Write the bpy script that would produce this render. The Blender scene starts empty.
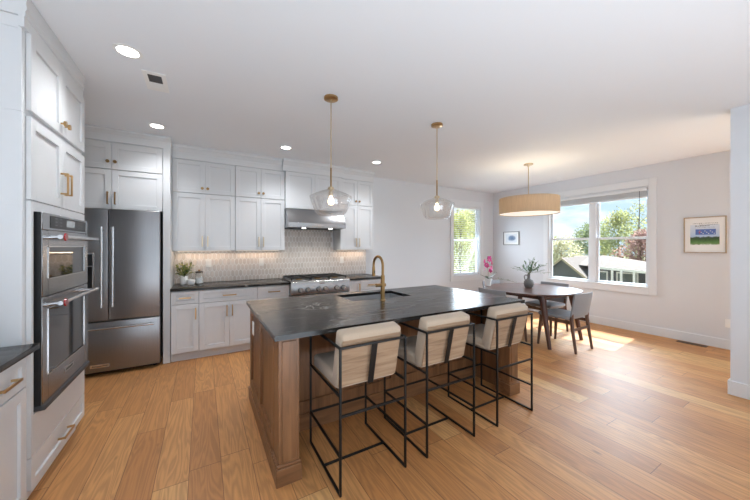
import bpy, bmesh, math, random
from mathutils import Vector, Matrix
R = math.radians
PI = math.pi
random.seed(7)
SC = bpy.context.scene
COL = SC.collection

# ------------------------------------------------------------------ camera
cd = bpy.data.cameras.new('camera'); cam = bpy.data.objects.new('camera', cd); COL.objects.link(cam)
cd.sensor_width = 36; cd.lens = 297.5 / 750 * 36; cd.shift_y = -3.7 / 750; cd.clip_start = .05; cd.clip_end = 400
cam.location = (0, 0, 1.42); cam.rotation_euler = (R(90), 0, -math.atan(172 / 297.5))
SC.camera = cam

# ------------------------------------------------------------------ node helpers
class NT:
    def __init__(s, tree): s.t = tree
    def n(s, typ, **kw):
        nd = s.t.nodes.new(typ)
        for k, v in kw.items():
            if k == 'ins':
                for a, b in v.items():
                    if isinstance(b, bpy.types.NodeSocket): s.t.links.new(b, nd.inputs[a])
                    else: nd.inputs[a].default_value = b
            else: setattr(nd, k, v)
        return nd
    def m(s, op, a, b=0.0, c=None):
        nd = s.t.nodes.new('ShaderNodeMath'); nd.operation = op
        for i, v in enumerate((a, b, c)):
            if v is None: continue
            if isinstance(v, bpy.types.NodeSocket): s.t.links.new(v, nd.inputs[i])
            else: nd.inputs[i].default_value = v
        return nd.outputs[0]
    def ramp(s, fac, stops, interp='LINEAR'):
        nd = s.t.nodes.new('ShaderNodeValToRGB'); cr = nd.color_ramp; cr.interpolation = interp
        while len(cr.elements) < len(stops): cr.elements.new(.5)
        for e, (p, c) in zip(cr.elements, stops):
            e.position = p; e.color = (*c, 1) if len(c) == 3 else c
        s.t.links.new(fac, nd.inputs[0]); return nd.outputs[0]
    def mix(s, fac, a, b, bt='MIX'):
        nd = s.t.nodes.new('ShaderNodeMix'); nd.data_type = 'RGBA'; nd.blend_type = bt
        for i, v in ((0, fac), (6, a), (7, b)):
            if isinstance(v, bpy.types.NodeSocket): s.t.links.new(v, nd.inputs[i])
            else: nd.inputs[i].default_value = v if i == 0 else ((*v, 1) if len(v) == 3 else v)
        return nd.outputs[2]
    def link(s, a, b): s.t.links.new(a, b)

def srgb(r, g, b):
    f = lambda c: (c / 255) / 12.92 if c / 255 <= .04045 else ((c / 255 + .055) / 1.055) ** 2.4
    return (f(r), f(g), f(b))

# ------------------------------------------------------------------ world, sun, daylight, exposure
w = bpy.data.worlds.new('world'); SC.world = w; w.use_nodes = True
T = NT(w.node_tree); T.t.nodes.clear()
tc = T.n('ShaderNodeTexCoord')
sep = T.n('ShaderNodeSeparateXYZ', ins={0: tc.outputs['Generated']})
sky = T.ramp(sep.outputs[2], [(0, srgb(190, 216, 234)), (.5, srgb(172, 208, 234)), (.62, srgb(152, 198, 232)), (.8, srgb(140, 186, 226))])
mp = T.n('ShaderNodeMapping', ins={'Vector': tc.outputs['Generated'], 'Scale': (1.6, 1.6, 4.5), 'Location': (.35, .1, .2)})
cl = T.n('ShaderNodeTexNoise', ins={'Vector': mp.outputs[0], 'Scale': 2.6, 'Detail': 6.0, 'Roughness': .55})
cm = T.ramp(cl.outputs['Fac'], [(.42, (0, 0, 0)), (.58, (1, 1, 1))])
skyc = T.mix(cm, sky, srgb(244, 247, 251))
bg = T.n('ShaderNodeBackground', ins={'Color': skyc, 'Strength': .85})
wo = T.n('ShaderNodeOutputWorld', ins={'Surface': bg.outputs[0]})

def light(kind, name, loc, energy, color=(1, 1, 1), size=(1, 1), rot=None, target=None, spread=180, spot=None):
    ld = bpy.data.lights.new(name, kind); ld.energy = energy; ld.color = color
    if kind == 'AREA':
        ld.shape = 'RECTANGLE'; ld.size, ld.size_y = size; ld.spread = R(spread)
    if kind == 'SPOT': ld.spot_size = R(spot); ld.spot_blend = 1.0; ld.shadow_soft_size = size[0]
    if kind == 'POINT': ld.shadow_soft_size = size[0]
    o = bpy.data.objects.new(name, ld); COL.objects.link(o); o.location = loc
    if rot: o.rotation_euler = rot
    if target: o.rotation_euler = (Vector(target) - Vector(loc)).to_track_quat('-Z', 'Y').to_euler()
    return o
sd = bpy.data.lights.new('sun', 'SUN'); sd.energy = 13; sd.angle = R(.6); sd.color = (1, .97, .94)
so = bpy.data.objects.new('sun', sd); COL.objects.link(so)
so.rotation_euler = Vector((-1, -.09, -1.5)).to_track_quat('-Z', 'Y').to_euler()
DAY = (.80, .90, 1.0); CH_ = 2.74
# daylight at the windows and at assumed openings out of view, plus added fill
light('AREA', 'daylight_rear', (.6, -3.9, 1.25), 12, DAY, (3.4, 2.2), target=(1.4, -.5, 3.0))
light('AREA', 'ceiling_fill_up', (.2, -1.2, .04), 106, (.74, .87, 1), (4.0, 2.0), rot=(PI, 0, 0))  # unseen upward area light, added to brighten the ceiling
light('AREA', 'floor_fill_down', (.6, -1.8, CH_ - .03), 8, (.92, .96, 1), (4.5, 2.5), rot=(0, 0, 0))  # unseen downward area light without fixtures, added to brighten the floor
light('AREA', 'daylight_side', (6.2, -1.3, 1.25), 30, DAY, (2.4, 2.2), target=(2.5, 0, 3.2))
light('AREA', 'daylight_dining', (8.2, 2.76, 3.3), 420, (.72, .86, 1), (2.6, 1.6), target=(4.6, 2.74, .7))
light('AREA', 'window_glow_dining', (6.42, 2.76, 1.35), 11, (.70, .85, 1), (1.5, 1.1), target=(3.4, 2.74, .2), spread=130)
light('AREA', 'window_glow_narrow', (5.35, 5.05, 1.4), 20, (.74, .87, 1), (.8, 1.2), target=(5.35, 2, .2), spread=150)
light('AREA', 'daylight_narrow', (5.35, 6.8, 3.2), 150, DAY, (2.0, 1.6), target=(5.35, 3.6, .8))

SC.view_settings.view_transform = 'Standard'; SC.view_settings.look = 'None'
SC.view_settings.gamma = 1; SC.view_settings.use_curve_mapping = False
SC.view_settings.exposure = 0.74
SC.cycles.use_denoising = True
SC.cycles.max_bounces = 10; SC.cycles.diffuse_bounces = 5; SC.cycles.glossy_bounces = 4
SC.cycles.transmission_bounces = 8; SC.cycles.transparent_max_bounces = 16
SC.cycles.sample_clamp_indirect = 6; SC.cycles.caustics_reflective = False; SC.cycles.caustics_refractive = False

# ------------------------------------------------------------------ materials
MATS = {}
def mat(name, color, rough=.5, metal=0.0, noise=0.0, nscale=20, bump=0.0, emit=None, es=0, spec=None, stretch=None, coat=0, trans=0, sub=None, sheen=0):
    m = bpy.data.materials.new(name); m.use_nodes = True; t = NT(m.node_tree); t.t.nodes.clear()
    p = t.n('ShaderNodeBsdfPrincipled'); o = t.n('ShaderNodeOutputMaterial'); t.link(p.outputs[0], o.inputs[0])
    p.inputs['Roughness'].default_value = rough; p.inputs['Metallic'].default_value = metal
    p.inputs['Base Color'].default_value = (*color, 1)
    tcx = t.n('ShaderNodeTexCoord')
    mpx = t.n('ShaderNodeMapping', ins={'Vector': tcx.outputs['Object'], 'Scale': stretch or (1, 1, 1)})
    nz = t.n('ShaderNodeTexNoise', ins={'Vector': mpx.outputs[0], 'Scale': float(nscale), 'Detail': 4.0})
    a = max(noise, .015)
    c = t.mix(nz.outputs['Fac'], tuple(max(0, x * (1 - a)) for x in color), tuple(min(1, x * (1 + a)) for x in color))
    t.link(c, p.inputs['Base Color'])
    if bump:
        b = t.n('ShaderNodeBump', ins={'Height': nz.outputs['Fac'], 'Strength': bump, 'Distance': .01}); t.link(b.outputs[0], p.inputs['Normal'])
    if emit: p.inputs['Emission Color'].default_value = (*emit, 1); p.inputs['Emission Strength'].default_value = es
    if spec is not None: p.inputs['Specular IOR Level'].default_value = spec
    if coat: p.inputs['Coat Weight'].default_value = coat; p.inputs['Coat Roughness'].default_value = .15
    if trans: p.inputs['Transmission Weight'].default_value = trans
    if sheen: p.inputs['Sheen Weight'].default_value = sheen
    MATS[name] = m; return m

M = MATS
mat('wall_paint', srgb(217, 220, 224), .85, nscale=300, bump=.02)
mat('ceiling_paint', srgb(234, 238, 242), .9, nscale=200)
mat('trim_paint', srgb(224, 227, 230), .45)
mat('cabinet_paint', srgb(214, 216, 218), .38)
mat('cabinet_gap', srgb(120, 121, 122), .8)
mat('stainless', srgb(172, 173, 175), .27, 1.0, noise=.10, nscale=6, stretch=(1, 1, 90), bump=.01)
mat('stainless_dark', srgb(146, 146, 148), .30, 1.0, noise=.12, nscale=5, stretch=(60, 1, 1), bump=.01)
mat('stainless_bright', srgb(205, 206, 208), .22, 1.0, noise=.05, nscale=8, stretch=(1, 1, 40))
mat('knob_steel', srgb(196, 197, 198), .42, 1.0)
mat('sink_steel', srgb(196, 197, 198), .45, 1.0)
mat('black_gloss', srgb(16, 17, 18), .08)
mat('black_glass', srgb(26, 27, 29), .04, spec=.8)
mat('black_plastic', srgb(28, 29, 30), .4)
mat('black_metal', srgb(14, 14, 15), .45, .2)
mat('cast_iron', srgb(30, 29, 29), .6, .2, noise=.2)
mat('brass', srgb(192, 156, 108), .30, 1.0, noise=.05)
mat('brass_pale', srgb(208, 190, 160), .32, 1.0, noise=.05)
mat('brass_antique', srgb(160, 128, 84), .34, 1.0, noise=.06)
mat('red_enamel', srgb(150, 12, 22), .25, coat=.6)
mat('white_ceramic', srgb(236, 236, 234), .25)
mat('white_plastic', srgb(240, 240, 238), .35)
mat('display', srgb(120, 124, 126), .2, emit=srgb(150, 156, 158), es=.25)
mat('soil', srgb(52, 38, 28), .95, noise=.4, nscale=80)
mat('leaf_green', srgb(104, 130, 72), .5, noise=.35, nscale=30)
mat('leaf_pale', srgb(196, 192, 116), .55, noise=.3, nscale=30)
mat('leaf_dark', srgb(40, 66, 38), .4, noise=.3, nscale=30)
mat('leaf_sage', srgb(104, 132, 100), .55, noise=.3, nscale=30)
mat('flower_yellow', srgb(226, 208, 130), .6, noise=.2)
mat('orchid_pink', srgb(226, 92, 160), .55, noise=.25, nscale=60)
mat('orchid_centre', srgb(250, 225, 240), .5)
mat('stem_green', srgb(88, 104, 60), .6, noise=.2)
mat('vase_clay', srgb(118, 118, 116), .8, noise=.18, nscale=40, bump=.15)
mat('cork', srgb(196, 150, 98), .8, noise=.2, nscale=90)
mat('dark_lid', srgb(58, 44, 40), .4)
mat('chair_fabric', srgb(134, 136, 140), .95, noise=.14, nscale=260, bump=.12, sheen=.3)
mat('linen_light', srgb(182, 163, 142), .95, noise=.07, nscale=160, bump=.10, sheen=.25)
mat('dark_vent', srgb(66, 66, 68), .6)
mat('bronze_vent', srgb(92, 74, 58), .45, .5)
mat('picture_frame_wood', srgb(176, 158, 134), .5, noise=.12, nscale=20)
mat('picture_frame_grey', srgb(132, 134, 134), .45)
mat('mat_board', srgb(240, 241, 240), .85)
mat('diffuser', srgb(245, 240, 232), .8, emit=srgb(255, 240, 220), es=.35)
mat('downlight_lens', (1, 1, 1), .6, emit=(1, .97, .93), es=6)
mat('filament', (1, .8, .5), .6, emit=(1, .74, .46), es=3.5)
mat('under_strip', (1, 1, 1), .6, emit=(1, .8, .6), es=.45)
mat('house_siding', srgb(96, 98, 102), .85, noise=.05)
mat('house_trim', srgb(226, 226, 222), .7)
mat('roof_shingle', srgb(98, 96, 94), .9, noise=.18, nscale=3, bump=.2)
mat('house_glass', srgb(96, 104, 106), .1)
mat('bark', srgb(104, 90, 76), .9, noise=.3, nscale=8)
mat('lawn', srgb(112, 118, 96), .95, noise=.2, nscale=.8)
mat('fence_wood', srgb(170, 158, 138), .85, noise=.15, nscale=4)

def glass_mat(name, gl=.08, tint=(1, 1, 1), rim=0.0):
    m = bpy.data.materials.new(name); m.use_nodes = True; t = NT(m.node_tree); t.t.nodes.clear()
    tr = t.n('ShaderNodeBsdfTransparent', ins={'Color': (*tint, 1)})
    g = t.n('ShaderNodeBsdfGlossy', ins={'Roughness': .03})
    lw = t.n('ShaderNodeLayerWeight', ins={'Blend': .25})
    f = t.m('ADD', t.m('MULTIPLY', lw.outputs['Facing' if rim else 'Fresnel'], rim or .6), gl)
    mx = t.n('ShaderNodeMixShader', ins={0: f, 1: tr.outputs[0], 2: g.outputs[0]})
    if rim: mx = t.n('ShaderNodeMixShader', ins={0: .10, 1: mx.outputs[0], 2: t.n('ShaderNodeBsdfTranslucent', ins={'Color': (.95, .95, .95, 1)}).outputs[0]})
    o = t.n('ShaderNodeOutputMaterial', ins={0: mx.outputs[0]}); MATS[name] = m
glass_mat('window_glass', .02)
glass_mat('lamp_glass', .10, (.95, .95, .95), rim=.55)
glass_mat('jar_glass', .08, (.95, .96, .96), rim=.4)

def wood_mat(name, c1, c2, c3, rough, axis='Z', scale=1.0, coat=0.0):
    """c1..c3 dark to light; grain runs along axis."""
    m = bpy.data.materials.new(name); m.use_nodes = True; t = NT(m.node_tree); t.t.nodes.clear()
    st = {'X': (1.2, 14, 14), 'Y': (14, 1.2, 14), 'Z': (14, 14, 1.2)}[axis]
    tcx = t.n('ShaderNodeTexCoord')
    mpx = t.n('ShaderNodeMapping', ins={'Vector': tcx.outputs['Object'], 'Scale': tuple(s * scale for s in st)})
    nz = t.n('ShaderNodeTexNoise', ins={'Vector': mpx.outputs[0], 'Scale': 1.6, 'Detail': 7.0, 'Roughness': .6, 'Distortion': .6})
    c = t.ramp(nz.outputs['Fac'], [(.3, c1), (.5, c2), (.7, c3)])
    p = t.n('ShaderNodeBsdfPrincipled', ins={'Base Color': c, 'Roughness': rough, 'Coat Weight': coat})
    p.inputs['Coat Roughness'].default_value = .2
    b = t.n('ShaderNodeBump', ins={'Height': nz.outputs['Fac'], 'Strength': .06, 'Distance': .01}); t.link(b.outputs[0], p.inputs['Normal'])
    t.n('ShaderNodeOutputMaterial', ins={0: p.outputs[0]}); MATS[name] = m
wood_mat('island_wood', srgb(104, 72, 46), srgb(126, 88, 58), srgb(142, 102, 68), .38, 'Z')
wood_mat('island_wood_flat', srgb(104, 72, 46), srgb(126, 88, 58), srgb(142, 102, 68), .38, 'X')
wood_mat('walnut', srgb(58, 36, 28), srgb(84, 52, 40), srgb(104, 66, 50), .32, 'Y', coat=.2)
wood_mat('walnut_leg', srgb(58, 38, 32), srgb(80, 52, 42), srgb(98, 64, 52), .38, 'Z')
wood_mat('chair_leg_wood', srgb(72, 52, 42), srgb(94, 68, 54), srgb(112, 84, 68), .42, 'Z')
wood_mat('velvet_tan', srgb(130, 105, 82), srgb(158, 131, 105), srgb(174, 149, 122), .85, 'X', 1.3)

def stone_mat():
    m = bpy.data.materials.new('soapstone'); m.use_nodes = True; t = NT(m.node_tree); t.t.nodes.clear()
    g = t.n('ShaderNodeNewGeometry')
    mpx = t.n('ShaderNodeMapping', ins={'Vector': g.outputs['Position'], 'Scale': (.8, 5.0, 3.0), 'Rotation': (0, 0, R(4))})
    nz = t.n('ShaderNodeTexNoise', ins={'Vector': mpx.outputs[0], 'Scale': 2.2, 'Detail': 9.0, 'Roughness': .62, 'Distortion': 1.2})
    base = t.ramp(nz.outputs['Fac'], [(.3, srgb(24, 23, 23)), (.55, srgb(38, 36, 35)), (.75, srgb(68, 64, 60))])
    mp2 = t.n('ShaderNodeMapping', ins={'Vector': g.outputs['Position'], 'Scale': (.45, 3.2, 1.0), 'Rotation': (0, 0, R(6)), 'Location': (3.1, .4, 0)})
    n2 = t.n('ShaderNodeTexNoise', ins={'Vector': mp2.outputs[0], 'Scale': 1.6, 'Detail': 5.0, 'Distortion': .5})
    d = t.m('ABSOLUTE', t.m('SUBTRACT', n2.outputs['Fac'], .5))
    v = t.ramp(d, [(0, (1, 1, 1)), (.007, (0, 0, 0))])
    n3 = t.n('ShaderNodeTexNoise', ins={'Vector': g.outputs['Position'], 'Scale': 3.5, 'Detail': 3.0})
    vm = t.m('MULTIPLY', v, t.ramp(n3.outputs['Fac'], [(.45, (0, 0, 0)), (.62, (1, 1, 1))]))
    # the short crossing white vein cluster near the left end of the island
    sp = t.n('ShaderNodeSeparateXYZ', ins={0: g.outputs['Position']})
    dx = t.m('DIVIDE', t.m('SUBTRACT', sp.outputs[0], .84), .16); dy = t.m('DIVIDE', t.m('SUBTRACT', sp.outputs[1], 2.50), .20)
    rr = t.m('ADD', t.m('MULTIPLY', dx, dx), t.m('MULTIPLY', dy, dy))
    n4 = t.n('ShaderNodeTexNoise', ins={'Vector': g.outputs['Position'], 'Scale': 9.0, 'Detail': 3.0, 'Distortion': 1.0})
    d4 = t.m('ABSOLUTE', t.m('SUBTRACT', n4.outputs['Fac'], .5))
    v4 = t.m('MULTIPLY', t.ramp(d4, [(0, (1, 1, 1)), (.022, (0, 0, 0))]), t.ramp(rr, [(.5, (1, 1, 1)), (1, (0, 0, 0))]))
    c = t.mix(t.m('MULTIPLY', vm, .55), base, srgb(190, 186, 180))
    c = t.mix(t.m('MULTIPLY', v4, .8), c, srgb(214, 208, 200))
    rg = t.ramp(nz.outputs['Fac'], [(.3, (.17, .17, .17)), (.7, (.30, .30, .30))])
    p = t.n('ShaderNodeBsdfPrincipled', ins={'Base Color': c, 'Roughness': rg, 'Specular IOR Level': .36})
    b = t.n('ShaderNodeBump', ins={'Height': nz.outputs['Fac'], 'Strength': .12, 'Distance': .01}); t.link(b.outputs[0], p.inputs['Normal'])
    t.n('ShaderNodeOutputMaterial', ins={0: p.outputs[0]}); MATS['soapstone'] = m
stone_mat()

def floor_mat():
    m = bpy.data.materials.new('oak_planks'); m.use_nodes = True; t = NT(m.node_tree); t.t.nodes.clear()
    g = t.n('ShaderNodeNewGeometry'); sp = t.n('ShaderNodeSeparateXYZ', ins={0: g.outputs['Position']})
    W, L = .178, 1.15
    u = t.m('DIVIDE', t.m('ADD', sp.outputs[0], .075), W); row = t.m('FLOOR', u); fu = t.m('FRACT', u)
    wn = t.n('ShaderNodeTexWhiteNoise', noise_dimensions='1D', ins={'W': row})
    v = t.m('ADD', t.m('DIVIDE', sp.outputs[1], L), t.m('MULTIPLY', wn.outputs['Value'], 7.0)); idx = t.m('FLOOR', v); fv = t.m('FRACT', v)
    cv = t.n('ShaderNodeCombineXYZ', ins={0: row, 1: idx})
    w2 = t.n('ShaderNodeTexWhiteNoise', noise_dimensions='2D', ins={'Vector': cv.outputs[0]})
    rnd = w2.outputs['Value']
    # grain coordinates, shifted per plank
    gx = t.m('ADD', sp.outputs[0], t.m('MULTIPLY', rnd, 37.0)); gy = t.m('ADD', sp.outputs[1], t.m('MULTIPLY', rnd, 91.0))
    gc = t.n('ShaderNodeCombineXYZ', ins={0: gx, 1: gy, 2: rnd})
    m1 = t.n('ShaderNodeMapping', ins={'Vector': gc.outputs[0], 'Scale': (8.0, .75, 1)})
    n1 = t.n('ShaderNodeTexNoise', ins={'Vector': m1.outputs[0], 'Scale': 1.0, 'Detail': 3.0, 'Distortion': .4})
    # cathedral rings: sine of the stretched noise
    rings = t.m('SINE', t.m('MULTIPLY', n1.outputs['Fac'], 85.0))
    m2 = t.n('ShaderNodeMapping', ins={'Vector': gc.outputs[0], 'Scale': (110.0, 5.0, 1)})
    n2 = t.n('ShaderNodeTexNoise', ins={'Vector': m2.outputs[0], 'Scale': 1.0, 'Detail': 4.0})
    base = t.ramp(rnd, [(0, srgb(190, 130, 76)), (.3, srgb(202, 142, 85)), (.6, srgb(211, 151, 92)), (.85, srgb(218, 160, 101)), (1, srgb(230, 182, 122))])
    g1 = t.m('MULTIPLY', t.m('ADD', rings, 1.0), .5)
    c = t.mix(t.m('MULTIPLY', g1, .34), base, srgb(112, 76, 48))
    c = t.mix(t.m('MULTIPLY', n2.outputs['Fac'], .38), c, srgb(128, 90, 58))
    # knots
    m3 = t.n('ShaderNodeMapping', ins={'Vector': gc.outputs[0], 'Scale': (5.0, 2.2, 1)})
    vo = t.n('ShaderNodeTexVoronoi', ins={'Vector': m3.outputs[0], 'Scale': 1.0})
    kn = t.ramp(vo.outputs['Distance'], [(.03, (1, 1, 1)), (.085, (0, 0, 0))])
    c = t.mix(t.m('MULTIPLY', kn, .55), c, srgb(74, 48, 30))
    e1 = t.m('LESS_THAN', t.m('MINIMUM', fu, t.m('SUBTRACT', 1.0, fu)), .011)
    e2 = t.m('LESS_THAN', t.m('MINIMUM', fv, t.m('SUBTRACT', 1.0, fv)), .0018)
    e = t.m('MAXIMUM', e1, e2)
    c = t.mix(t.m('MULTIPLY', e, .7), c, srgb(84, 56, 36))
    hgt = t.m('SUBTRACT', t.m('MULTIPLY', n2.outputs['Fac'], .12), e)
    p = t.n('ShaderNodeBsdfPrincipled', ins={'Base Color': c, 'Roughness': t.m('ADD', t.m('MULTIPLY', n2.outputs['Fac'], .14), .42)})
    b = t.n('ShaderNodeBump', ins={'Height': hgt, 'Strength': .15, 'Distance': .004}); t.link(b.outputs[0], p.inputs['Normal'])
    t.n('ShaderNodeOutputMaterial', ins={0: p.outputs[0]}); MATS['oak_planks'] = m
floor_mat()

def shade_mat():
    m = bpy.data.materials.new('drum_fabric'); m.use_nodes = True; t = NT(m.node_tree); t.t.nodes.clear()
    tcx = t.n('ShaderNodeTexCoord'); mpx = t.n('ShaderNodeMapping', ins={'Vector': tcx.outputs['Object'], 'Scale': (60, 60, 2)})
    nz = t.n('ShaderNodeTexNoise', ins={'Vector': mpx.outputs[0], 'Scale': 3.0, 'Detail': 3.0})
    c = t.ramp(nz.outputs['Fac'], [(.3, srgb(204, 188, 164)), (.7, srgb(222, 206, 182))])
    d = t.n('ShaderNodeBsdfDiffuse', ins={'Color': c}); tl = t.n('ShaderNodeBsdfTranslucent', ins={'Color': c})
    mx = t.n('ShaderNodeMixShader', ins={0: .45, 1: d.outputs[0], 2: tl.outputs[0]})
    t.n('ShaderNodeOutputMaterial', ins={0: mx.outputs[0]}); MATS['drum_fabric'] = m
shade_mat()

def tile_mat():
    m = bpy.data.materials.new('picket_tile'); m.use_nodes = True; t = NT(m.node_tree); t.t.nodes.clear()
    g = t.n('ShaderNodeNewGeometry')
    c = t.ramp(g.outputs['Random Per Island'], [(0, srgb(206, 197, 189)), (1, srgb(222, 213, 206))])
    nz = t.n('ShaderNodeTexNoise', ins={'Vector': g.outputs['Position'], 'Scale': 26.0, 'Detail': 1.0})
    b = t.n('ShaderNodeBump', ins={'Height': nz.outputs['Fac'], 'Strength': .25, 'Distance': .012})
    p = t.n('ShaderNodeBsdfPrincipled', ins={'Base Color': c, 'Roughness': .12, 'Normal': b.outputs[0]})
    t.n('ShaderNodeOutputMaterial', ins={0: p.outputs[0]}); MATS['picket_tile'] = m
tile_mat()
mat('grout', srgb(240, 238, 235), .9, noise=.03)

def foliage(name, col):
    m = bpy.data.materials.new(name); m.use_nodes = True; t = NT(m.node_tree); t.t.nodes.clear()
    g = t.n('ShaderNodeNewGeometry')
    c = t.ramp(g.outputs['Random Per Island'], [(0, tuple(x * .75 for x in col)), (1, tuple(min(1, x * 1.25) for x in col))])
    d = t.n('ShaderNodeBsdfDiffuse', ins={'Color': c}); tl = t.n('ShaderNodeBsdfTranslucent', ins={'Color': c})
    mx = t.n('ShaderNodeMixShader', ins={0: .5, 1: d.outputs[0], 2: tl.outputs[0]})
    t.n('ShaderNodeOutputMaterial', ins={0: mx.outputs[0]}); MATS[name] = m
foliage('tree_green', srgb(158, 166, 122)); foliage('tree_dark', srgb(134, 148, 112)); foliage('tree_yellow', srgb(184, 190, 122))
foliage('tree_pale', srgb(190, 190, 162)); foliage('tree_pink', srgb(158, 132, 126))

def landscape_art():
    m = bpy.data.materials.new('landscape_print'); m.use_nodes = True; t = NT(m.node_tree); t.t.nodes.clear()
    tcx = t.n('ShaderNodeTexCoord'); sp = t.n('ShaderNodeSeparateXYZ', ins={0: tcx.outputs['Generated']})
    nz = t.n('ShaderNodeTexNoise', ins={'Vector': tcx.outputs['Generated'], 'Scale': 7.0, 'Detail': 5.0})
    z = t.m('ADD', sp.outputs[2], t.m('MULTIPLY', t.m('SUBTRACT', nz.outputs['Fac'], .5), .16))
    c = t.ramp(z, [(0, srgb(236, 238, 236)), (.06, srgb(120, 150, 96)), (.18, srgb(84, 124, 66)), (.30, srgb(58, 84, 52)), (.38, srgb(70, 90, 76)), (.42, srgb(176, 200, 226)), (.62, srgb(198, 212, 232)), (1, srgb(222, 230, 238))])
    t.n('ShaderNodeOutputMaterial', ins={0: t.n('ShaderNodeBsdfPrincipled', ins={'Base Color': c, 'Roughness': .7}).outputs[0]}); MATS['landscape_print'] = m
    m = bpy.data.materials.new('blue_watercolour'); m.use_nodes = True; t = NT(m.node_tree); t.t.nodes.clear()
    tcx = t.n('ShaderNodeTexCoord'); nz = t.n('ShaderNodeTexNoise', ins={'Vector': tcx.outputs['Generated'], 'Scale': 3.0, 'Detail': 4.0})
    sp = t.n('ShaderNodeSeparateXYZ', ins={0: tcx.outputs['Generated']})
    a = t.m('SUBTRACT', sp.outputs[1], .45); b = t.m('SUBTRACT', sp.outputs[2], .5)
    d = t.m('ADD', t.m('MULTIPLY', t.m('ADD', t.m('MULTIPLY', a, a), t.m('MULTIPLY', b, b)), 4.0), t.m('MULTIPLY', nz.outputs['Fac'], .5))
    c = t.ramp(d, [(.25, srgb(104, 128, 160)), (.5, srgb(140, 160, 184)), (.85, srgb(222, 228, 234))])
    t.n('ShaderNodeOutputMaterial', ins={0: t.n('ShaderNodeBsdfPrincipled', ins={'Base Color': c, 'Roughness': .7}).outputs[0]}); MATS['blue_watercolour'] = m
landscape_art()

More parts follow.
